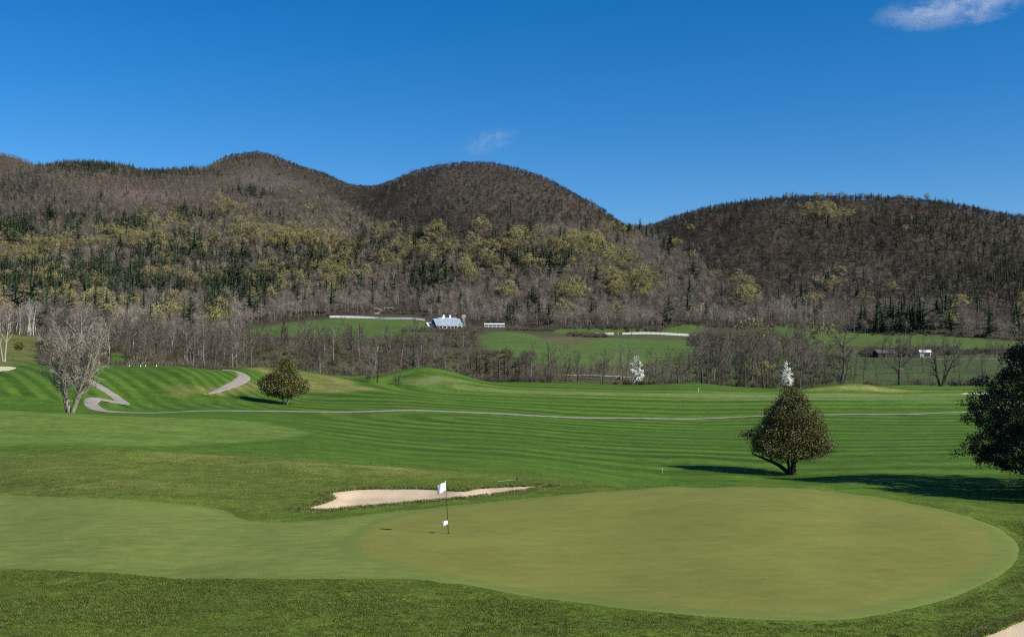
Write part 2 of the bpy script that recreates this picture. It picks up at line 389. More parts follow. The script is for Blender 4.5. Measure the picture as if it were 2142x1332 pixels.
def blend(idx, wgt, c): gcol[idx] = gcol[idx] * (1 - wgt[:, None]) + np.asarray(c) * wgt[:, None]
ALL = np.arange(NG)
n1 = fbm(gX / 14, gY / 14, 21, 4); n2 = fbm(gX / 3.5, gY / 3.5, 31, 3); n3 = fbm(gX / 60, gY / 60, 41, 3)
# general depth bands: fairway country 80-330 m, scrub behind its crest, woodland floor on the hills
fwk = sstep(60, 84, gY) * (1 - sstep(318, 338, gY)); blend(ALL, fwk, C_FAIR)
spk = 1 - sstep(60, 90, gY) * 0.7
blend(ALL, sstep(325, 345, gY), C_SCRUB)
right_low = sstep(1330, 1450, gP) * sstep(335, 350, gY) * (1 - sstep(560, 640, gY)); blend(ALL, right_low * (0.75 + 0.5 * n1).clip(0, 1), np.array([.075, .115, .035]))
blend(ALL, sstep(760, 880, gY + 60 * n3), C_FLOOR)
# mowing stripes round each fairway body: sheen of leaning blades painted as colour
def seg_dist(ax, ay, bx, by):
    dx, dy = bx - ax, by - ay; t = np.clip(((gX - ax) * dx + (gY - ay) * dy) / (dx * dx + dy * dy), 0, 1)
    return np.hypot(gX - ax - t * dx, gY - ay - t * dy)
A = at(985, 268); B = at(2150, 262); dU = seg_dist(*A, *B)
A = at(1010, 170); B = at(2300, 158); dL = seg_dist(*A, *B)
pathY = np.interp(gP, [180, 600, 840, 1071, 1300, 1700, 2142], [158, 170, 184, 194, 205, 213, 223])
up = sstep(-2, 2, gY - pathY)
phase = np.where(gY > pathY, dU / 10.0, dL / 8.4 + 0.4) + 0.02 * n1
inmid = sstep(560, 700, gP + 1.2 * (gY - 150)) * sstep(78, 100, gY + 0.02 * (gP - 1400) * 0) * (1 - sstep(312, 326, gY)); amp = 0.29 * inmid
# brighter cut on the body of the fairway at the top
bw = np.exp(-(dU / 11.0) ** 2) * sstep(0, 1, up); blend(ALL, (0.8 * bw).clip(0, 1), np.array([.14, .205, .042]))
# left hill stripes run slantwise
lh = sstep(150, 165, gY) * (1 - sstep(560, 640, gP)) * (1 - sstep(232, 246, gY)) * (gY < 330)
sl = (gX * 0.84 + gY * 0.54) / 3.2
phase = np.where((lh > .3) & (gP < 560), sl, phase); amp = np.maximum(amp, 0.27 * lh * (gY > pathY + 3))
def zone(poly, c, soft, w=1.0, nz=0.0, a=None, s=None, margin=14):
    i = boxed(poly, margin); d = sdf(poly, gX[i], gY[i]) + nz * n2[i]; k = sstep(-soft, soft, d) * w; blend(i, k, c)
    if a is not None: amp[i] = amp[i] * (1 - k) + a * k
    if s is not None: spk[i] = spk[i] * (1 - k) + s * k
# light plateau fairway on the left
zone(outline([(-160,860),(60,862),(150,866),(250,870),(400,875),(540,882),(600,893),(640,905),(600,918),(500,926),(380,932),(200,931),(0,931),(-160,932)], 4), C_PLAT, 0.9, 1, 1.5, 0.05, 0.35)
# rough and dry mounds in front of it
zone(outline([(-120,944),(200,946),(420,950),(640,966),(860,985),(900,1002),(700,1012),(640,1040),(560,1070),(480,1062),(300,1040),(-120,1030)], 4), C_OLIVE, 2.0, .85, 2, 0.0, 1.3)
for (x, y, rx, ry, wt) in ((-22.5, 71.5, 6, 2.0, .45), (-9.3, 68.4, 5.2, 1.5, .75), (-3, 66.5, 4, 1.2, .35), (-28, 62, 8, 1, .18), (-16, 59, 7, 1.0, .22), (87, 279, 13, 6, .9), (-26, 57, 9, .8, .2)):
    k = wt * np.exp(-(((gX - x) / rx) ** 2 + ((gY - y) / ry) ** 2)) * (0.65 + 1.6 * n2).clip(0, 1.5); blend(ALL, k.clip(0, 1), C_DRY)
# dry banks round the curving track
for pl, wt in (([(520,770),(560,772),(600,778),(640,782),(620,786),(560,782)], .9), ([(640,782),(700,788),(745,800),(700,806),(640,804)], .55), ([(640,806),(700,806),(780,812),(770,817),(700,820),(640,818)], .7),
               ([(360,812),(420,808),(440,815),(400,822),(360,820)], .55), ([(500,800),(530,800),(540,815),(490,818),(470,824)], .6), ([(440,822),(478,812),(496,800),(500,806),(480,820),(450,827)], .5)):
    zone(outline(pl, 3), C_DRY, 2.5, wt, 3.0, 0.05)
# distant putting surfaces
zone(outline([(840,792),(900,786),(960,794),(980,800),(900,804),(840,803)], 3), np.array([.15, .19, .06]), 1.5, .8, 1, .08)
zone(outline([(1500,836),(1700,836),(1850,838),(2010,842),(1990,834),(1850,826),(1700,824),(1560,822),(1400,822)], 3), np.array([.15, .20, .062]), 2.5, .65, 2, .08)
# farm meadows
for pl in ([(515,692),(560,683),(610,674),(690,667),(780,664),(840,668),(890,676),(905,690),(880,706),(760,708),(640,706),(560,704)],
           [(1000,705),(1020,696),(1060,694),(1110,700),(1150,712),(1180,722),(1230,714),(1270,706),(1380,710),(1460,714),(1440,738),(1390,755),(1250,764),(1120,760),(1050,745),(1020,728)],
           [(1160,690),(1260,688),(1365,690),(1370,697),(1260,697),(1180,700)], [(1366,696),(1420,681),(1470,682),(1466,700)],
           [(1630,682),(1740,685),(1850,697),(1950,702),(2050,709),(2140,717),(2140,732),(2000,734),(1800,724),(1700,716),(1640,702)],
           [(-60,700),(40,702),(78,708),(90,735),(78,758),(-60,760)]):
    zone(outline(pl, 4), C_MEAD * (1.0 if pl[0][0] > -10 else np.array([1.6, 1.05, 1.2])), 3.0, .95, 6.0, 0.03, .5, 30)
zone(outline([(1150,712),(1180,704),(1250,702),(1265,708),(1225,716),(1185,724)], 3), np.array([.15, .125, .06]), 6, .55, 14)
# sparse rocky ledges and the brown clearing on the hills
for (px_, py_, rx, ry, c, wt) in ((330, 412, 110, 60, (.17, .125, .10), .8), (560, 385, 60, 60, (.19, .17, .15), .5), (990, 400, 140, 120, (.12, .105, .09), .45), (1440, 535, 30, 40, (.12, .105, .095), .6),
                                   (1790, 590, 60, 40, (.20, .18, .155), .5), (2000, 625, 60, 30, (.22, .19, .165), .7)):
    c0 = pick(px_, py_, 700); k = wt * np.exp(-(((gX - c0[0]) / rx) ** 2 + ((gY - c0[1]) / ry) ** 2)); blend(ALL, k, c)
# broad, natural variation
gcol *= (1 + 0.30 * n1 * (1 - fwk * .5) + 0.35 * n3)[:, None]
# sink the ground under sheets that are laid on it; cut the bunkers out
gz = gZ.copy()
def sink(poly, depth, ramp, off=0.0):
    i = boxed(poly, 4); d = sdf(poly, gX[i], gY[i]); gz[i] = np.minimum(gz[i], gZ[i] - depth * sstep(off, off + ramp, d))
sink(GREEN, .12, .6, .25); sink(APPROACH, .12, .6, .25)
for b_, r_ in ((BUNKER, .35), (BUNKER_B, .3), (BUNKER_C, 1.2), (BUNKER_D, 1.2)): sink(b_, .7, r_)
def rib_poly(r): c, n, wd = r; return np.vstack([c + n * wd[:, None] / 2, (c - n * wd[:, None] / 2)[::-1]])
for r_ in (R_MAIN, R_UP, R_CURVE, R_FAR, R_DIRT, R_ROAD, R_ROAD2):
    P_ = rib_poly(r_); sink(P_, .25, .5, .15)
nr, nc = MX.shape
idx = np.arange(NG).reshape(nr, nc)
quads = np.stack([idx[:-1, :-1], idx[:-1, 1:], idx[1:, 1:], idx[1:, :-1]], -1).reshape(-1, 4)
V = np.stack([gX, gY, gz], -1)
# apron under and behind the camera
back = V[:nc].copy(); back[:, 0] *= 3.0; back[:, 1] = -60; V = np.vstack([V, back])
ai = np.arange(nc) + NG; qa = np.stack([ai[:-1], ai[1:], idx[0, 1:], idx[0, :-1]], -1); quads = np.vstack([quads, qa])
me = mesh_np('ground', V, quads, smooth=True)
ext = lambda a: np.concatenate([a, a[:nc]])
ca = me.attributes.new('gcol', 'FLOAT_COLOR', 'POINT'); ca.data.foreach_set('color', np.hstack([ext(gcol * ALB).clip(0.003, 1), np.ones((NG + nc, 1))]).astype(np.float32).ravel())
for nm, arr in (('phase', phase), ('amp', amp), ('spk', spk)):
    at_ = me.attributes.new(nm, 'FLOAT', 'POINT'); at_.data.foreach_set('value', ext(arr).astype(np.float32))
q = NT('turf'); g = q.attr('gcol').outputs['Color']; p = q.pos()
ph = q.attr('phase').outputs['Fac']; am = q.attr('amp').outputs['Fac']; sp = q.attr('spk').outputs['Fac']
wv = q.math('SINE', q.math('MULTIPLY', q.math('ADD', ph, q.math('MULTIPLY', q.noise(p, .05, 2), 0.12)), 2 * math.pi))
wv2 = q.math('SINE', q.math('MULTIPLY', q.math('ADD', ph, q.math('MULTIPLY', q.noise(p, .03, 2), 0.3)), 2 * math.pi * .43)); sq = q.maprange(q.math('ADD', wv, q.math('MULTIPLY', wv2, .4)), -0.7, 0.7, -1, 1)
wear = q.maprange(q.noise(p, .045, 3), .35, .65, 0.35, 1.15)
st = q.math('ADD', 1.0, q.math('MULTIPLY', q.math('MULTIPLY', sq, am), wear))
stc = q.n('CombineColor'); q.l(q.math('ADD', 1.0, q.math('MULTIPLY', q.math('SUBTRACT', st, 1.0), 1.35)), stc.inputs[0]); q.l(st, stc.inputs[1]); q.l(q.math('ADD', 1.0, q.math('MULTIPLY', q.math('SUBTRACT', st, 1.0), 1.5)), stc.inputs[2])
c1 = q.mix(1.0, g, stc.outputs[0], 'MULTIPLY')
nA = q.noise(p, 1.3, 4, .6); nB = q.noise(p, 9.0, 3, .65); nC = q.noise(q.scaled(p, (1, 1.5, 1)), .28, 4, .6)
f1 = q.math('ADD', 1.0, q.math('MULTIPLY', q.math('SUBTRACT', nA, .5), 1.3)); c2 = q.mix(1.0, c1, q.n('CombineColor').outputs[0], 'MULTIPLY')
cc = q.t.nodes[-1] if False else None
def grey(qq, v):
    k = qq.n('CombineColor'); [qq.l(v, k.inputs[i]) for i in range(3)]; return k.outputs[0]
c2 = q.mix(1.0, c1, grey(q, f1), 'MULTIPLY')
f2 = q.math('ADD', 1.0, q.math('MULTIPLY', q.math('MULTIPLY', q.math('SUBTRACT', nB, .5), 2.6), sp))
c3 = q.mix(1.0, c2, grey(q, f2), 'MULTIPLY')
f3 = q.math('ADD', 1.0, q.math('MULTIPLY', q.math('SUBTRACT', nC, .5), 1.1)); c3 = q.mix(1.0, c3, grey(q, f3), 'MULTIPLY')
# dead blades: straw flecks in the longer grass
fl = q.math('MULTIPLY', q.maprange(nB, .60, .72, 0, .55), sp)
c4 = q.mix(fl, c3, (.15, .14, .055))
q.col(c4); q.b.inputs['Roughness'].default_value = 0.95; q.b.inputs['Specular IOR Level'].default_value = 0.08
q.bump(q.math('ADD', nB, q.math('MULTIPLY', nA, .6)), 0.8, 0.05)
TURF = q.m
ground = link('ground', me, TURF); tag(ground, kind='structure')

# ------------------------------------------------------------------ sheets laid on the ground
def sheet(name, poly, mat, step, zf, attrs=True, jitter=0.0):
    lo, hi = poly.min(0), poly.max(0); xs = np.arange(lo[0], hi[0], step[0]); ys = np.arange(lo[1], hi[1], step[1])
    gx, gy = np.meshgrid(xs, ys); gx = gx + (np.arange(len(ys)) % 2)[:, None] * step[0] / 2
    d = sdf(poly, gx, gy); keep = d > min(step) * .35; inner = np.stack([gx[keep], gy[keep]], -1)
    allp = np.vstack([poly, inner]); n = len(poly)
    vs, es, fs, *_ = delaunay_2d_cdt([Vector(p) for p in allp], [(i, (i + 1) % n) for i in range(n)], [list(range(n))], 1, 1e-5)
    vs = np.array([(v.x, v.y) for v in vs]); d = np.maximum(sdf(poly, vs[:, 0], vs[:, 1]), 0)
    z = zf(vs[:, 0], vs[:, 1], d)
    f = np.array([list(t) for t in fs if len(t) == 3], np.int32)
    a = vs[f[:, 0]]; b = vs[f[:, 1]]; c = vs[f[:, 2]]; cr = (b[:, 0] - a[:, 0]) * (c[:, 1] - a[:, 1]) - (b[:, 1] - a[:, 1]) * (c[:, 0] - a[:, 0])
    f[cr < 0] = f[cr < 0][:, ::-1]
    me = mesh_np(name, np.column_stack([vs, z]), f, smooth=True)
    at_ = me.attributes.new('edge', 'FLOAT', 'POINT'); at_.data.foreach_set('value', d.astype(np.float32))
    return tag(link(name, me, mat), kind='structure')
def turf_sheet(name, c, cedge, ew, band=None, dry=(.26, .22, .07), fine=.5):
    c, cedge, dry = dim(c), dim(cedge), dim(dry)
    q = NT(name); p = q.pos(); e = q.attr('edge').outputs['Fac']
    n0 = q.noise(p, .22, 4, .6); n1_ = q.noise(q.scaled(p, (1, 1.6, 1)), 1.1, 4, .6); n2_ = q.noise(p, 11, 3, .7); n3_ = q.noise(q.scaled(p, (.35, 1.5, 1)), 2.2, 4, .65)
    base = q.mix(q.maprange(n0, .3, .7, 0, 1), tuple(x * .86 for x in c), tuple(x * 1.10 for x in c))
    base = q.mix(q.maprange(n1_, .45, .75, 0, .45), base, dry)
    base = q.mix(q.maprange(e, ew * .6, ew, 1, 0), base, cedge)
    if band:
        base = q.mix(q.maprange(q.math('ABSOLUTE', q.math('SUBTRACT', e, band[0])), 0, band[1], .4, 0), base, tuple(x * 1.22 for x in cedge))
    for nn, k in ((n2_, fine), (n3_, fine * .8), (n1_, fine * .6)):
        base = q.mix(1.0, base, grey(q, q.math('ADD', 1.0, q.math('MULTIPLY', q.math('SUBTRACT', nn, .5), k))), 'MULTIPLY')
    q.col(base); q.b.inputs['Roughness'].default_value = .9; q.b.inputs['Specular IOR Level'].default_value = .12
    q.bump(q.math('ADD', n2_, n3_), .35, .02)
    return q.m
hz = lambda up_: (lambda x, y, d: height(x, y) + up_ * np.clip(d / .25, 0, 1) - 0.004)
sheet('fairway', APPROACH, turf_sheet('approach_turf', (.178, .222, .047), (.158, .208, .041), .8, None, (.22, .23, .06), .8), (.55, .8), hz(.012))
sheet('putting_green', GREEN, turf_sheet('green_turf', (.204, .214, .046), (.166, .206, .044), 1.1, (.12, .2), (.225, .21, .042), .45), (.5, .7), hz(.030))
def sand(name, c):
    c = dim(c, .8)
    q = NT(name); p = q.pos(); a = q.noise(p, .9, 4, .6); b = q.noise(p, 26, 3, .7)
    wv = q.n('TexWave', wave_type='BANDS', bands_direction='DIAGONAL'); q.l(p, wv.inputs['Vector']); wv.inputs['Scale'].default_value = 2.6; wv.inputs['Distortion'].default_value = 5.0; wv.inputs['Detail'].default_value = 2; wv.inputs['Detail Scale'].default_value = .6
    base = q.mix(q.maprange(a, .3, .7, 0, 1), tuple(x * .86 for x in c), tuple(x * 1.06 for x in c))
    base = q.mix(1.0, base, grey(q, q.math('ADD', 1.0, q.math('MULTIPLY', q.math('SUBTRACT', b, .5), .35))), 'MULTIPLY')
    q.col(base); q.b.inputs['Roughness'].default_value = 1; q.b.inputs['Specular IOR Level'].default_value = .05
    q.bump(q.math('ADD', q.math('MULTIPLY', wv.outputs[1], .6), q.math('ADD', b, a)), .6, .03); return q.m
SAND = sand('sand', (.60, .47, .32)); SAND_PALE = sand('sand_pale', (.66, .58, .40))
def bz(dep, wide): return lambda x, y, d: height(x, y) - .05 - dep * sstep(0, wide, d) + .03 * fbm(x / .9, y / .9, 5, 2)
def widen(poly, k):
    t = np.roll(poly, -1, 0) - np.roll(poly, 1, 0); t /= np.linalg.norm(t, axis=1)[:, None] + 1e-9; nrm = np.stack([t[:, 1], -t[:, 0]], -1)
    area = np.sum(poly[:, 0] * np.roll(poly[:, 1], -1) - np.roll(poly[:, 0], -1) * poly[:, 1]); return poly + nrm * (k if area > 0 else -k)
sheet('sand_bunker', BUNKER, SAND, (.3, .4), bz(.34, 1.2))
sheet('sand_bunker', BUNKER_B, SAND, (.3, .3), bz(.12, .8))
sheet('sand_bunker', BUNKER_C, SAND_PALE, (1.0, 1.5), bz(.05, 2))
sheet('sand_bunker', BUNKER_D, SAND_PALE, (1.0, 1.5), bz(.05, 2))
def gravel(name, c, dark):
    c, dark = dim(c), dim(dark)
    q = NT(name); p = q.pos(); u = q.attr('edge').outputs['Fac']
    a = q.noise(p, .5, 4, .6); b = q.noise(p, 4, 4, .7)
    base = q.mix(q.maprange(a, .35, .65, 0, 1), c, dark)
    rut = q.math('SINE', q.math('ADD', q.math('MULTIPLY', u, 22.0), q.math('MULTIPLY', a, 4.0))); base = q.mix(q.maprange(rut, .2, 1, 0, .4), base, tuple(x * .62 for x in c))
    base = q.mix(1.0, base, grey(q, q.math('ADD', 1.0, q.math('MULTIPLY', q.math('SUBTRACT', b, .5), .7))), 'MULTIPLY')
    q.col(base); q.b.inputs['Roughness'].default_value = .95; q.bump(b, .5, .04); return q.m
GRAVEL = gravel('gravel', (.36, .325, .275), (.27, .24, .20)); DIRT = gravel('dirt', (.34, .27, .18), (.25, .19, .13))
def ribbon_obj(name, r, mat, up_=.05, nx=8):
    c, nrm, wd = r; c2 = []; f = []; e = []
    s = np.linspace(-.5, .5, nx + 1)
    ts = np.arange(0, len(c) - 1 + 1e-6, .25); ii = np.arange(len(c))
    c = np.stack([np.interp(ts, ii, c[:, k]) for k in (0, 1)], -1); nrm = np.stack([np.interp(ts, ii, nrm[:, k]) for k in (0, 1)], -1); wd = np.interp(ts, ii, wd)
    j1 = 1 + .16 * (vnoise(ts * 1.7, ts * 0, 8) - .5); j2 = 1 + .16 * (vnoise(ts * 1.9, ts * 0, 18) - .5)
    pts = []
    for k, u in enumerate(s):
        wdt = wd * np.where(u < 0, j1, j2); pts.append(c + nrm * (u * wdt)[:, None]); e.append(np.full(len(c), u))
    P_ = np.stack(pts, 1); E = np.stack(e, 1); z = height(P_[..., 0].ravel(), P_[..., 1].ravel()).reshape(E.shape) + up_ * (1 - (2 * E) ** 4)
    m, k = E.shape; ix = np.arange(m * k).reshape(m, k); q4 = np.stack([ix[:-1, :-1], ix[:-1, 1:], ix[1:, 1:], ix[1:, :-1]], -1).reshape(-1, 4)
    V = np.column_stack([P_.reshape(-1, 2), z.ravel()])
    a = V[q4[:, 0]]; b = V[q4[:, 1]]; d = V[q4[:, 3]]; cr = np.cross(b - a, d - a)[:, 2]
    if np.median(cr) < 0: q4 = q4[:, ::-1]
    me = mesh_np(name, V, q4, smooth=True); at_ = me.attributes.new('edge', 'FLOAT', 'POINT'); at_.data.foreach_set('value', (E.ravel() + .5).astype(np.float32))
    return tag(link(name, me, mat), kind='structure')
ribbon_obj('cart_path', R_MAIN, GRAVEL, .06); ribbon_obj('cart_path', R_UP, GRAVEL, .09); ribbon_obj('cart_path', R_CURVE, GRAVEL, .09)
ribbon_obj('gravel_track', R_FAR, DIRT, .12); ribbon_obj('dirt_track', R_DIRT, DIRT, .25); ribbon_obj('farm_road', R_ROAD, GRAVEL, .15); ribbon_obj('farm_road', R_ROAD2, GRAVEL, .15)
# ------------------------------------------------------------------ tree builders
BARK_PALE = bark('bark_pale', (.34, .31, .26), .3, .25); BARK_HERO = bark('bark_hero', (.27, .24, .195), .35, .1); BARK_GREY = bark('bark_grey', (.20, .172, .138), .35, .4); BARK_DARK = bark('bark_dark', (.085, .07, .055), .35, .3)
TWIG_GREY = bark('twig_grey', (.19, .167, .132), .25, .55); TWIG_HERO = bark('twig_hero', (.31, .27, .215), .25, .1); TWIG_RED = bark('twig_red', (.185, .153, .122), .25, .5)
TWIG_TAN = bark('twig_tan', (.30, .262, .205), .25, .45); TWIG_BROWN = bark('twig_brown', (.14, .118, .091), .3, .45); TWIG_DARK = bark('twig_dark', (.082, .070, .056), .3, .6); BIRCH = bark('birch_bark', (.55, .53, .48), .12, .15)
PINE = leafy('pine_needles', (.024, .040, .016), (.064, .088, .036), .4, .75); PINE_BLUE = leafy('far_needles', (.027, .040, .021), (.048, .066, .033), .3, .8)
CEDAR = leafy('cedar_needles', (.05, .045, .02), (.085, .06, .035), .35, .8)
BUD = leafy('spring_buds', (.33, .30, .095), (.52, .465, .175), .25, .8, 0.25, (.40, .34, .165)); BUD_PALE = leafy('pale_buds', (.27, .23, .115), (.36, .31, .16), .3, .8, 0.2)
JUN = leafy('bronze_needles', (.055, .052, .013), (.18, .16, .046), .0, .55); JUN_G = leafy('olive_needles', (.06, .063, .015), (.20, .185, .052), .0, .55)
DARKLEAF = leafy('dark_needles', (.012, .013, .006), (.055, .052, .020), .0, .5); BLOSSOM = leafy('white_blossom', (.74, .71, .58), (.92, .90, .82), .0, .9, .25, None, 1.0)
BRUSH = bark('brush', (.165, .14, .106), .3, .45); BRUSH_G = bark('brush_green', (.14, .135, .06), .3, .4)

def perp(t, r):
    a = Vector((r.uniform(-1, 1), r.uniform(-1, 1), r.uniform(-1, 1))); return (a - t * a.dot(t)).normalized()
class Tree:
    """wood as polylines with radii; thin ones become single tapering blades"""
    def __init__(s, seed): s.r = random.Random(seed); s.wood = []; s.tips = []
    def branch(s, p, d, L, rad, lvl, cfg):
        r = s.r; c = cfg[lvl]; n = c['seg']; pts = [p.copy()]; rr = [rad]; q = p.copy(); d = d.normalized()
        for i in range(n):
            d = (d + perp(d, r) * c['wob'] + Vector((0, 0, c['up'])) * (1 if lvl else 1)).normalized()
            q = q + d * (L / n); pts.append(q.copy()); rr.append(max(rad * (1 - c.get('taper', .85) * (i + 1) / n), rad * .08))
        s.wood.append((lvl, pts, rr)); s.tips.append((lvl, pts[-1].copy()))
        if lvl + 1 < len(cfg):
            k = cfg[lvl + 1]; m = c['kids']; t0 = c.get('from', .25)
            for j in range(m):
                t = t0 + (1 - t0) * (j + r.random()) / m; f = t * n; i = min(int(f), n - 1); u = f - i
                bp = pts[i].lerp(pts[i + 1], u); td = (pts[i + 1] - pts[i]).normalized()
                ang = math.radians(r.gauss(k['ang'], k['ang'] * .22)); bd = td * math.cos(ang) + perp(td, r) * math.sin(ang)
                bl = L * k['len'] * (1 - k.get('drop', .45) * t) * r.uniform(.7, 1.25)
                s.branch(bp, bd, bl, max(min(rr[i] * k['rad'], rad * k['rad']), k['min']), lvl + 1, cfg)
    def meshes(s, sides=(7, 5, 4), blade=3):
        """(trunk MB, crown MB): levels 0-1 are trunk, the rest crown"""
        tr, cr = MB(), MB(); r = s.r
        for lvl, pts, rr in s.wood:
            m = tr if lvl < 2 else cr
            if lvl < blade: m.tube(pts, rr, sides[min(lvl, len(sides) - 1)], cap=False)
            else:
                b = len(m.v); n = len(pts)
                for i, p in enumerate(pts[:-1]):
                    t = (pts[i + 1] - p).normalized(); a = perp(t, r) * rr[i]; m.v += [tuple(p - a), tuple(p + a)]
                m.v.append(tuple(pts[-1]))
                for i in range(n - 2): m.f.append([b + 2 * i, b + 2 * i + 1, b + 2 * i + 3, b + 2 * i + 2])
                m.f.append([b + 2 * (n - 2), b + 2 * (n - 2) + 1, b + 2 * (n - 1)])
        return tr, cr
def merge_mesh(name, parts, smooth=False):
    v = []; f = []; mi = []; mats = []
    for mb, mat in parts:
        b = len(v); v += mb.v; f += [[i + b for i in q] for q in mb.f]
        if mat not in mats: mats.append(mat)
        mi += [mats.index(mat)] * len(mb.f)
    me = bpy.data.meshes.new(name); me.from_pydata(v, [], f); me.update()
    for m in mats: me.materials.append(m)
    me.polygons.foreach_set('material_index', np.array(mi, np.int32)); return me
def leaf_mesh(name, pts, size, mat, seed=0, up=0.0, aspect=1.0, tri=False):
    """one mesh of many separate small leaves at pts"""
    g = np.random.default_rng(seed); n = len(pts); sz = size * g.uniform(.55, 1.3, n)
    a = g.normal(size=(n, 3)); a /= np.linalg.norm(a, axis=1)[:, None]; b = g.normal(size=(n, 3)); b[:, 2] *= (1 - up)
    b -= a * (a * b).sum(1)[:, None]; b /= np.linalg.norm(b, axis=1)[:, None]
    a *= sz[:, None] * .5; b *= (sz * aspect)[:, None] * .5
    if tri:
        v = np.stack([pts - a - b, pts + a - b, pts + b], 1).reshape(-1, 3); f = np.arange(3 * n).reshape(n, 3)
    else:
        v = np.stack([pts - a, pts - b * .9, pts + a, pts + b * .9], 1).reshape(-1, 3); f = np.arange(4 * n).reshape(n, 4)
    return mesh_np(name, v, f, (mat,))
def bare(seed, h, r, stems=1, spread=.0, limbs=9, fork=.3, ang=48, len1=.45, twigs=7, sub=6, thick=1.0, lean=0.0, wob=.09, finest=True):
    t = Tree(seed); rd = t.r
    cfg = [dict(seg=7, wob=wob, up=.05, kids=limbs, **{'from': fork}, taper=.9),
           dict(seg=5, wob=.14, up=.07, kids=twigs, ang=ang, len=len1, rad=.55, min=.035 * thick, drop=.55, taper=.85, **{'from': .2}),
           dict(seg=3, wob=.16, up=.07, kids=sub, ang=42, len=.5, rad=.5, min=.020 * thick, taper=.8, **{'from': .15}),
           dict(seg=2, wob=.2, up=.06, kids=4, ang=38, len=.55, rad=.5, min=.013 * thick, taper=.7, **{'from': .2}),
           dict(seg=1, wob=.2, up=.05, kids=0, ang=34, len=.6, rad=.6, min=.010 * thick, taper=.9)]
    if not finest: cfg = cfg[:4]
    for k in range(stems):
        a = 2 * math.pi * (k + .35 * rd.random()) / max(stems, 1); sp = spread * rd.uniform(.5, 1.2) if stems > 1 else lean
        d = Vector((math.cos(a) * sp, math.sin(a) * sp, 1)); off = Vector((math.cos(a), math.sin(a), 0)) * (r * .8 if stems > 1 else 0)
        t.branch(off - Vector((0, 0, .25)), d, h * rd.uniform(.85, 1.0) * (1 if stems == 1 else .92), r * (1 if stems == 1 else rd.uniform(.6, .95)), 0, cfg)
    return t
def far_bare(seed, h=13.0, tw=60, wide=.085, crown=.36):
    """woodland tree as seen from a kilometre: stem, limbs, and a rounded haze of twigs"""
    r = random.Random(seed); tr, cr = MB(), MB(); top = Vector((r.uniform(-.5, .5), r.uniform(-.5, .5), h * .80))
    tr.tube([(0, 0, -.6), tuple(top * .5 + Vector((r.uniform(-.3, .3), r.uniform(-.3, .3), 0))), tuple(top)], [.14, .09, .02], 3, False)
    R0 = h * crown; C = Vector((0, 0, h * .66)); rz_ = h * .36
    lob = [(r.uniform(0, 6.283), r.uniform(-.6, .9), r.uniform(.75, 1.2)) for _ in range(6)]
    for k in range(tw):
        a0, e0, g_ = r.choice(lob); a = a0 + r.gauss(0, .5); el = e0 + r.gauss(0, .35); u = r.uniform(.55, 1.0) * g_
        e = C + Vector((math.cos(a) * math.cos(el) * R0, math.sin(a) * math.cos(el) * R0, math.sin(el) * rz_)) * u; t = min(max((e.z - R0 * .5) / top.z, .3), .95); p = top * t
        m = p.lerp(e, r.uniform(.35, .6)); w_ = perp((e - m).normalized(), r) * wide * r.uniform(.7, 1.4); cr.face([m - w_, m + w_, e])
        for j in range(3):
            s0 = m.lerp(e, r.uniform(.2, 1.0)); e2 = s0 + Vector((r.uniform(-1, 1), r.uniform(-1, 1), r.uniform(-.3, 1.0))) * R0 * .33; w2 = perp((e2 - s0).normalized(), r) * wide * .85; cr.face([s0 - w2, s0 + w2, e2])
    return tr, cr
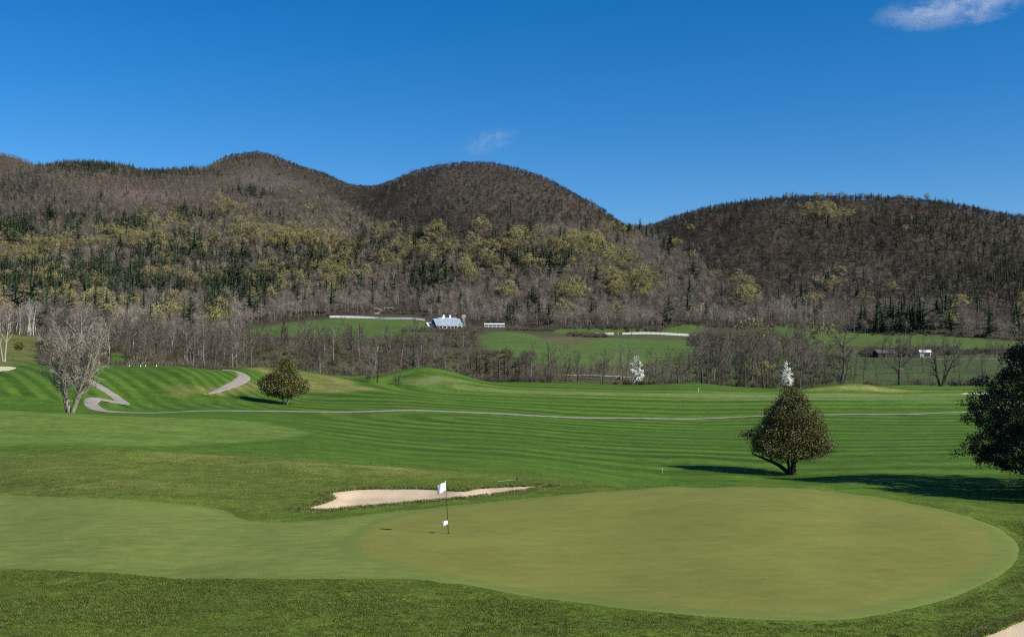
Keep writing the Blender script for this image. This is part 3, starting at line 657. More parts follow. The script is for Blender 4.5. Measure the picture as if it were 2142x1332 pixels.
def conifer(seed, h, base=.12, wid=.24, whorls=15, per=6, droop=.12, ragged=.35, clump=6, leafw=.5):
    """tiers of boughs hung with short needle sprays; (trunk MB, crown MB)"""
    r = random.Random(seed); tr, cr = MB(), MB(); tr.tube([(0, 0, -.5), (0, 0, h * .5), (0, 0, h * .98)], [.022 * h, .014 * h, .003 * h], 5, False)
    nk = 6; core = []
    for i in range(nk + 1):
        t = base + .04 + (.93 - base) * i / nk; core.append((t, h * wid * .27 * (1 - t) ** .6 * r.uniform(.6, 1.2)))
    b0 = len(cr.v)
    for t, R in core:
        for k in range(7): a = 6.283 * (k + .5 * r.random()) / 7; q_ = R * r.uniform(.65, 1.25); cr.v.append((math.cos(a) * q_, math.sin(a) * q_, h * t + r.uniform(-.02, .02) * h))
    for i in range(nk):
        for k in range(7): k2 = (k + 1) % 7; cr.f.append([b0 + i * 7 + k, b0 + i * 7 + k2, b0 + i * 7 + 7 + k2, b0 + i * 7 + 7 + k])
    for i in range(whorls):
        t = base + (1 - base) * (i + r.uniform(-.25, .25)) / whorls; z = h * min(max(t, base), .985); R0 = (h * wid * (1 - t) ** .6 * r.uniform(.6, 1.2) + .012 * h)
        for k in range(per):
            if r.random() < ragged * .45: continue
            a = r.uniform(0, 6.283); R = R0 * r.uniform(1 - ragged, 1 + ragged * .5); lift = r.uniform(-droop, droop * 1.4)
            o = Vector((math.cos(a), math.sin(a), lift)); side = Vector((-math.sin(a), math.cos(a), 0))
            for j in range(clump):
                u = (j + .6 + r.uniform(-.3, .3)) / clump; p = Vector((0, 0, z)) + o * (R * u); L = R0 * leafw * (1.15 - .6 * u) * r.uniform(.7, 1.3); w_ = L * r.uniform(.35, .55)
                n_ = Vector((r.uniform(-.3, .3), r.uniform(-.3, .3), 0)); q1 = p + side * (w_ * r.choice((-1, 1))) + o * (L * .55) + Vector((0, 0, r.uniform(-.12, .05) * L)); q2 = p + o * L + Vector((0, 0, -.10 * L)) + n_ * L
                cr.face([p - Vector((0, 0, .03 * L)), q1, q2 + Vector((0, 0, r.uniform(-.2, .25) * L))])
                q3 = p + side * (w_ * r.uniform(-.6, .6)) - Vector((0, 0, L * r.uniform(.15, .4))); cr.face([p + Vector((0, 0, .05 * L)), q3, q2])
    for k in range(8):
        a = r.uniform(0, 6.28); z = h * r.uniform(.88, .97); e = Vector((math.cos(a) * .02 * h, math.sin(a) * .02 * h, z + .05 * h)); cr.face([(0, 0, z), e, (e.x * .2 + .01 * h, e.y * .2, z + .07 * h)])
    return tr, cr
def budding(seed, h=13.0, crown=.33, n=260, size=.42):
    tr, cr = far_bare(seed, h, 26, .06, crown); r = random.Random(seed + 99); lf = MB(); cl = []
    for k in range(15):
        a = r.uniform(0, 6.283); el = r.uniform(-.5, 1.5); u = r.uniform(.55, 1.0); cl.append(Vector((math.cos(a) * math.cos(el) * h * crown * u, math.sin(a) * math.cos(el) * h * crown * u, h * (.64 + .32 * math.sin(el) * u))))
    for k in range(n):
        c = r.choice(cl); g = Vector((r.gauss(0, 1), r.gauss(0, 1), r.gauss(0, .75))); p = c + g * (h * .048)
        a = perp(Vector((0, 0, 1)), r) * size * r.uniform(.5, 1.2); b = Vector((r.uniform(-1, 1), r.uniform(-1, 1), r.uniform(-.2, 1))).normalized() * size * r.uniform(.5, 1.1)
        lf.face([p - a * .5, p + a * .5, p + b])
    return tr, cr, lf
def bush(seed, h=2.0, n=90, wide=.05):
    r = random.Random(seed); m = MB()
    for k in range(n):
        a = r.uniform(0, 6.283); el = r.uniform(.5, 1.5); L = h * r.uniform(.5, 1.1); o = Vector((r.uniform(-.5, .5) * h * .5, r.uniform(-.5, .5) * h * .5, -.1)); d = Vector((math.cos(a) * math.cos(el), math.sin(a) * math.cos(el), math.sin(el)))
        e = o + d * L; w_ = perp(d, r) * wide; m.face([o - w_, o + w_, e])
        for j in range(3):
            s0 = o.lerp(e, r.uniform(.35, .95)); e2 = s0 + (d + Vector((r.uniform(-1, 1), r.uniform(-1, 1), r.uniform(-.2, .8)))) * L * .25; w2 = perp(d, r) * wide * .7; m.face([s0 - w2, s0 + w2, e2])
    return m
def copy_tree(o, parent=None):
    c = o.copy(); COL.objects.link(c); c.parent = parent
    for ch in o.children: copy_tree(ch, c)
    return c
class Kind:
    """one tree pattern: trunk and crown meshes shared by all its copies"""
    def __init__(s, name, trunk_me, crown_me, extra=None): s.name, s.t, s.c, s.x = name, trunk_me, crown_me, extra
    def place(s, x, y, sc=1.0, rz=0.0, z=None, parts=True, lean=(0, 0), sz=None):
        o = bpy.data.objects.new(s.name, None); COL.objects.link(o); o.location = (x, y, H(x, y) - .05 if z is None else z)
        o.rotation_euler = (lean[0], lean[1], rz); o.scale = (sc, sc, sc if sz is None else sz)
        for nm, me in (('trunk', s.t), ('crown', s.c)):
            if me is not None:
                q = bpy.data.objects.new(nm, me); COL.objects.link(q); q.parent = o
        return o
def kind_bare(name, seed, wood, twig, **kw):
    t = bare(seed, **kw); a, b = t.meshes(); return Kind(name, a.mesh('trunk', wood), b.mesh('crown', twig))
# geometry-node instancing for what nobody could count
def stuff_instances(name, variants, pts, scl, rot, idx, label, cat, scz=None):
    coll = bpy.data.collections.new(name + '_patterns')
    for i, me in enumerate(variants):
        o = bpy.data.objects.new('%s_pattern_%02d' % (name, i), me); coll.objects.link(o)
    me = bpy.data.meshes.new(name); n = len(pts); me.vertices.add(n); me.vertices.foreach_set('co', np.asarray(pts, np.float32).ravel())
    S = np.stack([scl, scl, scl if scz is None else scz], -1).astype(np.float32)
    a = me.attributes.new('scl', 'FLOAT_VECTOR', 'POINT'); a.data.foreach_set('vector', S.ravel())
    a = me.attributes.new('rot', 'FLOAT', 'POINT'); a.data.foreach_set('value', np.asarray(rot, np.float32))
    a = me.attributes.new('idx', 'INT', 'POINT'); a.data.foreach_set('value', np.asarray(idx, np.int32))
    me.update(); ob = link(name, me)
    g = bpy.data.node_groups.new(name, 'GeometryNodeTree'); g.interface.new_socket('Geometry', in_out='INPUT', socket_type='NodeSocketGeometry'); g.interface.new_socket('Geometry', in_out='OUTPUT', socket_type='NodeSocketGeometry')
    N = g.nodes.new; gi = N('NodeGroupInput'); go = N('NodeGroupOutput'); ip = N('GeometryNodeInstanceOnPoints'); ci = N('GeometryNodeCollectionInfo')
    ci.inputs['Collection'].default_value = coll; ci.inputs['Separate Children'].default_value = True; ci.inputs['Reset Children'].default_value = True
    def at_(nm, tp):
        q = N('GeometryNodeInputNamedAttribute'); q.data_type = tp; q.inputs['Name'].default_value = nm; return q.outputs[0]
    cx = N('ShaderNodeCombineXYZ'); g.links.new(at_('rot', 'FLOAT'), cx.inputs[2])
    ip.inputs['Pick Instance'].default_value = True
    g.links.new(gi.outputs[0], ip.inputs['Points']); g.links.new(ci.outputs[0], ip.inputs['Instance']); g.links.new(at_('idx', 'INT'), ip.inputs['Instance Index'])
    e2r = N('FunctionNodeEulerToRotation'); g.links.new(cx.outputs[0], e2r.inputs[0]); g.links.new(e2r.outputs[0], ip.inputs['Rotation']); g.links.new(at_('scl', 'FLOAT_VECTOR'), ip.inputs['Scale']); g.links.new(ip.outputs[0], go.inputs[0])
    md = ob.modifiers.new('scatter', 'NODES'); md.node_group = g
    return tag(ob, label, cat, kind='stuff')
# ------------------------------------------------------------------ woods on the hills
FS = [(-400,480),(0,470),(100,470),(300,480),(480,560),(520,840),(600,915),(690,935),(780,960),(850,1005),(900,935),(1000,905),(1100,872),(1160,852),(1300,848),(1370,848),(1440,866),(1480,852),(1560,838),(1640,838),(1740,826),(1850,815),(1950,808),(2050,784),(2142,758),(2500,740)]
def fstart(px): return np.interp(px, [a for a, b in FS], [b for a, b in FS])
def scatter(step, y0, y1, pxlo, pxhi, seed):
    g = np.random.default_rng(seed); ys = np.arange(y0, y1, step); out = []
    for y in ys:
        lo = (pxlo - CX) / F * y; hi = (pxhi - CX) / F * y; xs = np.arange(lo, hi, step); out.append(np.stack([xs, np.full(len(xs), y)], -1))
    P_ = np.vstack(out); return P_ + g.uniform(-.75, .75, P_.shape) * step
def seen(X, Y, Z, top):
    """is the tree's top above all nearer ground?"""
    px = CX + X / Y * F; s = (Z + top - CAMH) / Y
    m = bil(MSmax, np.interp(px, COLS, np.arange(len(COLS))), (np.log(np.clip(Y * .985, 8, 3690)) - LR[0]) / 0.0085)
    return s > m
g = np.random.default_rng(11)
pts = scatter(5.6, 470, 2060, -160, 2300, 1)
far2 = scatter(8.0, 2500, 2950, -160, 130, 2)
pts = np.vstack([pts, far2]); X, Y = pts.T; Z = height(X, Y); px, py = to_px(X, Y, Z)
ok = (Y > fstart(px) + 8 * fbm(X / 40, Y / 40, 2)) & seen(X, Y, Z, 10.0)
X, Y, Z, px, py = [a[ok] for a in (X, Y, Z, px, py)]
nv = fbm(X / 120, Y / 120, 51, 4); nv2 = fbm(X / 45, Y / 45, 52, 3); U = g.random(len(X))
def blob(l):
    k = np.zeros(len(X))
    for (a, b, rx, ry, wt) in l: k = np.maximum(k, wt * np.exp(-(((px - a) / rx) ** 2 + ((py - b) / ry) ** 2) ** 1.5))
    return k
dome = sstep(-14, 14, np.interp(px, [-200, 560, 650, 740, 800, 870, 960, 1050, 1150, 1250, 1330, 1400, 1500, 1600, 1800, 2000, 2300], [300, 345, 380, 440, 478, 492, 496, 492, 478, 470, 480, 500, 590, 620, 640, 660, 690]) - py + 26 * nv2)   # the darker-toned woods of the two right-hand hills
con = 0.02 + blob([(20,385,60,30,.5),(180,352,90,16,.95),(300,360,110,13,.9),(400,362,60,10,.8),(20,485,60,28,.85),(105,462,16,16,.8),(60,600,120,34,.85),(250,590,140,28,.7),(330,610,120,18,.6),(180,470,50,18,.4),(265,490,40,25,.5),
  (520,405,40,14,.7),(395,455,30,14,.7),(400,530,40,28,.6),(330,545,50,25,.45),(470,610,70,28,.6),(560,600,60,28,.6),(500,560,40,20,.4),(640,560,40,25,.45),(720,560,20,22,.6),(760,520,30,20,.5),(900,590,46,22,.9),(1150,555,50,16,.8),(1060,560,40,14,.5),(1105,490,10,14,.9),(1030,515,12,16,.8),
  (1350,470,28,22,.7),(1310,490,22,15,.5),(1450,440,90,10,.6),(1540,428,50,6,.7),(1510,530,36,16,.7),(1560,470,30,20,.3),(2000,600,120,40,.55),(2100,580,60,50,.5),(1900,690,90,14,.5),(1700,640,60,20,.25),(1750,480,120,40,.18),(1950,500,150,50,.22),(1400,690,20,10,.4),(640,350,60,8,.35),(700,365,40,8,.4)])
con = con * (0.65 + 1.3 * nv2).clip(.25, 1.5) * .85 + dome * .06 + .01 * (py > 440)
bud = (0.02 + 0.22 * np.exp(-((py - 540) / 75) ** 2) * (px < 1330) * (1 - dome)) * (0.5 + 3.0 * nv).clip(0, 1.8) + blob([(55,545,60,22,.6),(110,525,60,16,.5),(245,505,40,14,.8),(310,515,45,15,.8),(480,442,30,12,.7),(520,500,40,16,.6),(600,510,45,22,.7),(665,520,40,20,.7),(720,530,30,20,.6),(560,585,50,15,.5),(700,590,35,20,.6),
  (1010,487,24,10,.9),(915,495,20,8,.8),(1070,517,18,14,.8),(1205,520,26,16,.9),(1245,525,22,14,.8),(985,590,18,16,.7),(1035,562,20,10,.6),(1290,615,20,22,.6),(1190,632,30,18,.5),(1060,630,16,10,.8),(1735,458,50,10,.6),(1700,446,50,6,.3),(1416,526,9,6,.9),(1330,610,40,30,.4),(1560,610,30,16,.5),(1735,610,28,10,.7),(1870,625,20,10,.6),(1560,650,25,14,.4),(350,470,60,25,.25)])
bud = bud * (1 - .88 * dome * (px < 1600)) * (1 - .7 * dome * (px >= 1600) * (py > 470))
thin = np.ones(len(X)) - .55 * blob([(330,415,110,22,.9),(560,385,55,22,.6)])
iscon = U < con.clip(0, .92); isbud = (~iscon) & (g.random(len(X)) < bud.clip(0, .85)); isbare = (~iscon) & (~isbud) & (g.random(len(X)) < thin)
size = (.72 + .36 * g.random(len(X))) * np.interp(Y, [450, 900, 1300, 1800, 2800], [1.05, 1.0, .92, .70, .62]) * (1 - .12 * dome)
size[Y > 2400] *= 1.2
size = size * np.where(iscon, 1.34 - .45 * dome, np.where(isbud, 1.34, .92)) * np.where(g.random(len(X)) < .12, 1.25, 1.0)
rot = g.uniform(0, 6.283, len(X)); PZ = np.stack([X, Y, Z - .3], -1)
# patterns
BARE_V = [merge_mesh('far_tree', [(a, BARK_GREY), (b, TWIG_GREY)]) for a, b in [far_bare(s, 13 + s % 3, 84, .048, .34 + .03 * (s % 3)) for s in range(5)]]
BARE_V += [merge_mesh('far_tree', [(a, BIRCH), (b, TWIG_GREY)]) for a, b in [far_bare(31, 14, 44, .08, .30)]]
TAN_V = [merge_mesh('far_tree', [(a, BARK_PALE if s % 2 else BARK_GREY), (b, TWIG_TAN)]) for s, (a, b) in enumerate([far_bare(45 + s, 13 + s % 3, 72, .046, .33 + .03 * (s % 3)) for s in range(5)])]
BARE_V += [merge_mesh('far_tree', [(a, BARK_PALE), (b, TWIG_RED)]) for a, b in [far_bare(40 + s, 13, 84, .048, .36) for s in range(3)]]
DARK_V = [merge_mesh('far_dark_tree', [(a, BARK_DARK), (b, TWIG_DARK)]) for a, b in [far_bare(60 + s, 11 + s % 2, 88, .056, .42) for s in range(4)]]  # bare trees with darker bark and twigs
CON_V = [merge_mesh('far_pine', [(a, BARK_DARK), (b, PINE)]) for a, b in [conifer(s, 15 + s % 3, .2, .29 + .04 * (s % 2), 11, 7, .2, .6, 5, .42) for s in range(3)]]
CONS_V = [merge_mesh('far_pine', [(a, BARK_DARK), (b, PINE_BLUE)]) for a, b in [conifer(20 + s, 11 + s % 3, .15, .30, 8, 6, .18, .6, 3, .55) for s in range(3)]]
BUD_V = [merge_mesh('far_bud', [(a, BARK_GREY), (b, TWIG_GREY), (c, BUD if s < 3 else BUD_PALE)]) for s, (a, b, c) in enumerate([budding(70 + s, 12 + s % 3, .37, 420, .72) for s in range(5)])]
# the largest conifers and budding trees are individuals
def top_individuals(mask, n, hgt):
    i = np.where(mask & (px > -30) & (px < 2172) & (py > 300))[0]; s = hgt * size[i] / Y[i]; return i[np.argsort(-s)[:n]]
ic = top_individuals(iscon, 190, 15); ib = top_individuals(isbud, 140, 13)
solo = np.zeros(len(X), bool); solo[ic] = True; solo[ib] = True
CON_I = []
for s in range(5):
    a, b = conifer(100 + s, 17, .16, .25 + .03 * (s % 3), 16, 8, .2, .6, 6, .34); CON_I.append(Kind('pine_tree', a.mesh('trunk', BARK_DARK), b.mesh('crown', PINE)))
BUD_I = []
for s in range(5):
    a, b, c = budding(130 + s, 13, .37, 760, .62); BUD_I.append(Kind('budding_tree', a.mesh('trunk', BARK_GREY), merge_mesh('crown', [(b, TWIG_GREY), (c, BUD if s < 4 else BUD_PALE)])))
LAND = [(90, 'above the birch clump'), (190, 'above the pale-limbed tree'), (290, 'above the tee markers'), (400, 'above the tee hill'), (530, 'above the curving path'), (640, 'above the olive tree'), (760, 'above the fence end'), (870, 'above the green-roofed shelter'), (985, 'above the barn'),
        (1090, 'above the white shed'), (1230, 'above the short fence'), (1400, 'above the long fence'), (1530, 'above the dead tree'), (1660, 'above the second blossom tree'), (1800, 'above the tallest bare tree'), (1930, 'above the dark farm building'), (9999, 'above the right-edge cedar')]
def where(x, y):
    return next(b for a, b in LAND if x < a), ('on the ridge' if y < 400 else 'high up' if y < 470 else 'halfway up' if y < 535 else 'low' if y < 595 else 'at its foot')
def hill_tag(o, what, cat, x, y):
    a, b = where(x, y); tag(o, '%s on the wooded slope %s, %s' % (what, a, b), cat, '%ss %s, %s' % (cat, a, b))
for k, i in enumerate(ic):
    o = CON_I[k % 5].place(X[i], Y[i], size[i] * rng.uniform(.95, 1.3), rot[i], Z[i] - .2, sz=size[i] * rng.uniform(.85, 1.1)); hill_tag(o, 'dark green pine', 'pine tree', px[i], py[i])
for k, i in enumerate(ib):
    o = BUD_I[k % 5].place(X[i], Y[i], size[i] * rng.uniform(1.0, 1.35), rot[i], Z[i] - .2); hill_tag(o, 'yellow-green tree', 'budding tree', px[i], py[i])
# pines and budding trees that stand out singly above the woods: (photo column, row of the foot, height in photo pixels)
STAND = [(67,426,18),(105,462,38),(212,423,24),(500,410,26),(530,415,28),(549,416,22),(603,424,15),(386,452,34),(356,459,26),(418,456,24),(284,492,44),(258,488,44),(444,475,36),(470,493,28),(539,487,24),(163,524,44),(310,544,44),(252,527,34),(337,534,28),(408,532,54),(399,547,44),
 (363,511,28),(454,518,28),(461,542,24),(507,550,50),(515,560,44),(533,527,28),(562,528,24),(582,528,28),(598,537,44),(654,547,34),(673,557,28),(755,516,26),(747,537,30),(866,523,32),(680,509,18),(657,549,28),(750,592,32),(818,585,30),(790,530,22),(828,537,24),(1030,519,36),(1042,516,28),
 (1106,490,26),(1000,537,22),(945,575,26),(1058,551,22),(1097,554,26),(1284,495,26),(1260,537,26),(1227,420,14),(717,613,40),(1020,630,30),(1339,492,34),(1404,461,14),(1467,447,16),(1487,439,16),(1508,435,16),(1551,432,18),(1567,428,18),(1589,425,12),(1866,416,12),(2049,434,12),(2070,438,13),
 (2118,446,13),(1732,480,26),(1758,490,24),(1882,480,24),(1654,586,24),(1432,638,24),(2058,519,20),(1846,527,26),(880,592,40),(897,598,42),(915,594,38),(1150,560,30),(1165,556,30),(30,490,40),(10,494,44),(55,492,36)]
for k, (a_, b_, h_) in enumerate(STAND):
    c0 = pick(a_, b_, 700)
    if c0[1] > 2300: continue
    o = CON_I[k % 5].place(c0[0], c0[1], h_ * 1.3 * c0[1] / F / 17, k, sz=h_ * 1.08 * c0[1] / F / 17); hill_tag(o, 'dark green pine', 'pine tree', a_, b_)
LUMP = [(55,548,2),(110,528,2),(245,508,3),(310,518,3),(478,444,2),(520,502,3),(600,512,3),(665,522,4),(720,534,2),(560,588,2),(700,594,3),(1008,490,2),(1020,492,1),(915,498,2),(1070,520,2),(1205,524,3),(1245,528,2),(985,596,2),(1035,565,1),(1290,620,2),(1190,636,3),(1060,634,1),(1740,460,2),(1415,529,1),(1560,612,2),(1735,612,2),(1870,628,1),(170,570,1),(640,600,2),(350,548,1)]
for k, (a_, b_, n_) in enumerate(LUMP):
    for j in range(n_):
        x_ = a_ + rng.uniform(-14, 14) * (n_ > 1); y_ = b_ + rng.uniform(-6, 6); c0 = pick(x_, y_, 700)
        if c0[1] > 2300: continue
        s_ = rng.uniform(30, 40) * (.6 if b_ < 450 else 1) * c0[1] / F / 13; o = BUD_I[(k + j) % 4].place(c0[0], c0[1], s_, k + j, sz=s_ * rng.uniform(.9, 1.1)); hill_tag(o, 'yellow-green tree', 'budding tree', x_, y_)
def mass(name, m, V, lab, k0=0, zs=(.85, 1.1), fac=1.0):
    i = np.where(m & ~solo)[0]; s = size[i] * fac; stuff_instances(name, V, PZ[i], s, rot[i], g.integers(0, len(V), len(i)), lab, 'woodland', s * g.uniform(*zs, len(i))); print(name, len(i))
red = (nv + .35 * (np.exp(-((px - 330) / 160) ** 2 - ((py - 410) / 40) ** 2)) > .18)
dk = g.random(len(X)) < dome * .85
tan = (g.random(len(X)) < .62 * sstep(430, 500, py) * (1 - dome)) & ~red
mass('tan_woodland', isbare & ~dk & tan, TAN_V, 'paler tan leafless woodland mixed through the lower slopes')
mass('bare_woodland', isbare & ~dk & ~red & ~tan, BARE_V[:6], 'leafless grey-brown woodland covering the lower and left-hand hill slopes')
mass('reddish_woodland', isbare & ~dk & red, BARE_V[6:], 'reddish-brown leafless woodland in patches across the left-hand slopes')
mass('dark_woodland', isbare & dk, DARK_V, 'dark leafless woodland covering the round hill and the right-hand hill')
mass('conifer_woodland', iscon & (Y < 1500), CON_V, 'scattered smaller dark conifers mixed through the hillside woods')
mass('ridge_conifers', iscon & (Y >= 1500), CONS_V, 'small dark conifers along the high ridges and summits', zs=(.75, 1.1))
mass('budding_woodland', isbud, BUD_V, 'pale yellow-green budding woodland in patches across the slopes')
# ------------------------------------------------------------------ belts of bare trees beyond the course
W1 = [kind_bare('bare_tree', 200 + s, BARK_GREY, TWIG_GREY, h=13 + s % 3, r=.20, limbs=11, fork=.28, ang=46, len1=.42, twigs=6, sub=5, thick=2.0) for s in range(4)]
W2 = [kind_bare('bare_tree', 220 + s, BARK_DARK, TWIG_RED, h=14, r=.19, limbs=12, fork=.34, ang=40, len1=.36, twigs=6, sub=5, thick=2.0) for s in range(3)]
W5 = [kind_bare('bare_tree', 230 + s, BARK_DARK, TWIG_BROWN, h=13, r=.21, limbs=12, fork=.22, ang=50, len1=.44, twigs=6, sub=5, thick=2.0, wob=.13) for s in range(3)]
W3 = [kind_bare('bare_tree', 240 + s, BARK_PALE, TWIG_GREY, h=14, r=.22, limbs=9, fork=.35, ang=40, len1=.45, twigs=6, sub=5, thick=1.7) for s in range(2)]
W4 = [kind_bare('bare_tree', 260 + s, BARK_GREY, TWIG_GREY, h=9, r=.16, stems=3, spread=.35, limbs=7, fork=.2, ang=45, len1=.45, twigs=5, sub=5, thick=2.0) for s in range(3)]
BI = [kind_bare('birch_tree', 280 + s, BIRCH, TWIG_GREY, h=14, r=.19, limbs=10, fork=.45, ang=35, len1=.3, twigs=5, sub=4, thick=1.7) for s in range(2)]
SHORT = (('W1', W1), ('W2', W2))
gb = np.random.default_rng(77)
BLAND = [(150, 'behind the many-stemmed tree'), (205, 'near the pale-limbed tree'), (265, 'behind the tee markers'), (330, 'right of the tee markers'), (390, 'behind the tee'), (450, 'behind the right end of the tee'), (530, 'behind the curving path'), (620, 'behind the olive tree'), (700, 'below the left of the barn meadow'), (770, 'left of the lone bare tree'),
    (850, 'behind the lone bare tree'), (930, 'behind the grassy mound'), (1105, 'below the barn'), (1230, 'left of the white-roofed hut'), (1330, 'by the white-roofed hut'), (1440, 'right of the first blossom tree'), (1510, 'by the dead tree'), (1590, 'left of the yellowish willow'), (1650, 'behind the second blossom tree'), (1730, 'left of the tallest bare tree'), (1800, 'round the tallest bare tree'),
    (1890, 'near the dark farm building'), (1950, 'near the white shed'), (2030, 'by the many-stemmed right tree'), (9999, 'left of the big dark cedar')]
def BL(x): return next(b for a, b in BLAND if x < a)
def belt(n, pxr, dr, kinds, sc, label, group, keep=lambda x, d: True, cat='bare tree'):
    k = 0; t = 0; got = []
    while k < n and t < n * 40:
        t += 1; x_ = gb.uniform(*pxr); d_ = math.sqrt(gb.uniform(dr[0] ** 2, dr[1] ** 2))
        if not keep(x_, d_): continue
        p_ = at(x_, d_)
        if any((p_[0] - q[0]) ** 2 + (p_[1] - q[1]) ** 2 < 5.0 for q in got): continue
        got.append(p_); kd = kinds[int(gb.integers(0, len(kinds)))]; s_ = gb.uniform(*sc)
        o = kd.place(p_[0], p_[1], s_, gb.uniform(0, 6.28), lean=(gb.normal(0, .05), gb.normal(0, .05)), sz=s_ * gb.uniform(.92, 1.15)); w_ = BL(x_); tag(o, label.format(w_), cat, group + (', ' + w_ if '{}' in label else '')); k += 1
def curve(l): return lambda x: np.interp(x, [a for a, b in l], [b for a, b in l])
leftfront = curve([(0, 262), (90, 262), (240, 252), (400, 262), (520, 285), (640, 300)])
belt(44, (95, 330), (255, 470), W1 + W2 + W5 + W3, (.6, 1.25), 'bare grey tree in the wooded belt {}', 'bare trees behind the tee hill', lambda x, d: d > leftfront(x) + 4)
belt(46, (330, 530), (265, 560), W1 + W2 + W5 + W3, (.55, 1.2), 'bare brown tree in the wooded belt {}', 'bare trees left of the barn meadow', lambda x, d: d > leftfront(x) + 6)
belt(64, (525, 1000), (340, 520), W2 + W5 + W3 + W5 + W1, (.5, 1.15), 'bare dark tree in the wooded belt {}', 'bare trees below the barn meadow', lambda x, d: d > np.interp(x, [525, 700, 890, 1000], [318, 332, 350, 345]))
belt(30, (1105, 1440), (334, 400), W4 + W1[:2], (.6, .95), 'small bare tree in the open row {}', 'small bare trees below the green meadow')
belt(76, (1440, 1800), (334, 560), W1 + W5 + W2, (.8, 1.35), 'tall bare tree in the dense stand {}', 'bare trees in the dense right-hand stand', lambda x, d: d < 430 or x < 1690)
belt(30, (1800, 2160), (332, 540), W1 + W4, (.5, .85), 'thin bare tree in the sparse row {}', 'thin bare trees below the long meadow')
belt(10, (25, 80), (455, 520), BI, (.9, 1.15), 'white-trunked birch in the clump beyond the small left meadow', 'birches beyond the left meadow', cat='birch tree')
belt(6, (1630, 1700), (860, 900), BI, (1.0, 1.2), 'white-trunked birch at the wood edge above the right-hand blossom tree', 'birches above the right-hand meadow', cat='birch tree')
bw_ = [merge_mesh('belt_pattern', [(a, BARK_DARK), (b, tw)]) for (a, b), tw in [(bare(900 + s, h=13, r=.18, limbs=10, fork=.3, ang=45, len1=.42, twigs=6, sub=5, thick=2.2, finest=False).meshes(), (TWIG_GREY, TWIG_BROWN, TWIG_RED, TWIG_BROWN, TWIG_DARK)[s]) for s in range(5)]]
bx_ = []
for n_, pr_, dr_ in ((90, (90, 330), (275, 480)), (95, (330, 530), (290, 600)), (90, (530, 1000), (352, 540)), (90, (1440, 1690), (345, 600)), (22, (1690, 1800), (345, 460)), (32, (1800, 2160), (340, 560)), (25, (1110, 1440), (340, 410))):
    x_ = gb.uniform(*pr_, n_); d_ = np.sqrt(gb.uniform(dr_[0] ** 2, dr_[1] ** 2, n_)); k_ = d_ > np.where(x_ < 640, leftfront(x_) + 8, 338); bx_.append(np.stack([(x_ - CX) / F * d_, d_], -1)[k_])
bx_ = np.vstack(bx_); n_ = len(bx_); s_ = gb.uniform(.4, 1.0, n_); stuff_instances('belt_woodland', bw_, np.column_stack([bx_, height(bx_[:, 0], bx_[:, 1]) - .1]), s_, gb.uniform(0, 6.28, n_), gb.integers(0, 5, n_), 'smaller bare trees filling in the wooded belts beyond the course', 'woodland', s_ * gb.uniform(.9, 1.2, n_))
# trees one can point to
def one(kd, px_, d_, sc, rz, name, label, cat='bare tree', lean=(0, 0), sz=None):
    p_ = at(px_, d_); o = kd.place(p_[0], p_[1], sc, rz, lean=lean, sz=sz); o.name = name; return tag(o, label, cat)
S_ = lambda hpx, d_, h: hpx * d_ / F / h
K = kind_bare('bare_tree', 301, BARK_DARK, TWIG_GREY, h=16, r=.36, limbs=13, fork=.32, ang=52, len1=.40, twigs=7, sub=6, thick=1.7, wob=.12)
one(K, 1760, 302, S_(138, 302, 16), .4, 'bare_tree', 'tallest bare tree with dark bent trunk beside the dry mound')
K = kind_bare('bare_tree', 302, BARK_GREY, TWIG_GREY, h=13, r=.42, limbs=15, fork=.22, ang=62, len1=.58, twigs=8, sub=6, thick=1.6, wob=.08)
one(K, 1880, 300, S_(112, 300, 14), 1.1, 'bare_tree', 'broad round-headed bare tree behind the right end of the dry mound')
K = kind_bare('bare_tree', 303, BARK_DARK, TWIG_GREY, h=13, r=.30, stems=4, spread=.33, limbs=9, fork=.2, ang=45, len1=.45, twigs=7, sub=6, thick=1.6)
one(K, 1968, 298, S_(106, 298, 12.4), .2, 'bare_tree', 'many-stemmed bare tree standing just above the far right bunker')
K = kind_bare('bare_tree', 304, BARK_DARK, TWIG_GREY, h=14, r=.24, limbs=13, fork=.2, ang=60, len1=.38, twigs=7, sub=6, thick=1.7)
one(K, 789, 262, S_(112, 262, 14), 0, 'bare_tree', 'lone bare tree with low drooping limbs beside the grassy mound')
K = kind_bare('bare_tree', 305, BARK_DARK, TWIG_GREY, h=3.4, r=.07, stems=4, spread=.35, limbs=6, fork=.2, ang=40, len1=.5, twigs=5, sub=4, thick=1.8, finest=False)
one(K, 832, 262, S_(28, 262, 3.2), 0, 'bare_shrub', 'small bare shrub just right of the lone bare tree', 'shrub')
one(K, 770, 262.5, S_(24, 262, 3.2), 2, 'bare_shrub', 'small bare shrub just left of the lone bare tree', 'shrub')
K = kind_bare('bare_tree', 306, BARK_PALE, TWIG_GREY, h=14, r=.26, stems=2, spread=.12, limbs=9, fork=.35, ang=42, len1=.42, twigs=6, sub=5, thick=1.6)
one(K, 8, 268, S_(118, 268, 13), .3, 'bare_tree', 'twin-stemmed bare tree at the left edge above the small bunker')
K = kind_bare('bare_tree', 307, BARK_PALE, TWIG_HERO, h=14, r=.34, limbs=10, fork=.3, ang=48, len1=.55, twigs=6, sub=5, thick=1.9)
one(K, 170, 300, S_(125, 300, 13), 1.3, 'bare_tree', 'pale-limbed bare tree behind the many-stemmed tree on the left')
one(K, 228, 292, S_(100, 292, 13), 3.3, 'bare_tree', 'pale forked bare tree behind the left end of the tee')
K = kind_bare('bare_tree', 308, BARK_GREY, TWIG_RED, h=13, r=.3, stems=3, spread=.22, limbs=9, fork=.25, ang=44, len1=.45, twigs=6, sub=5, thick=1.8)
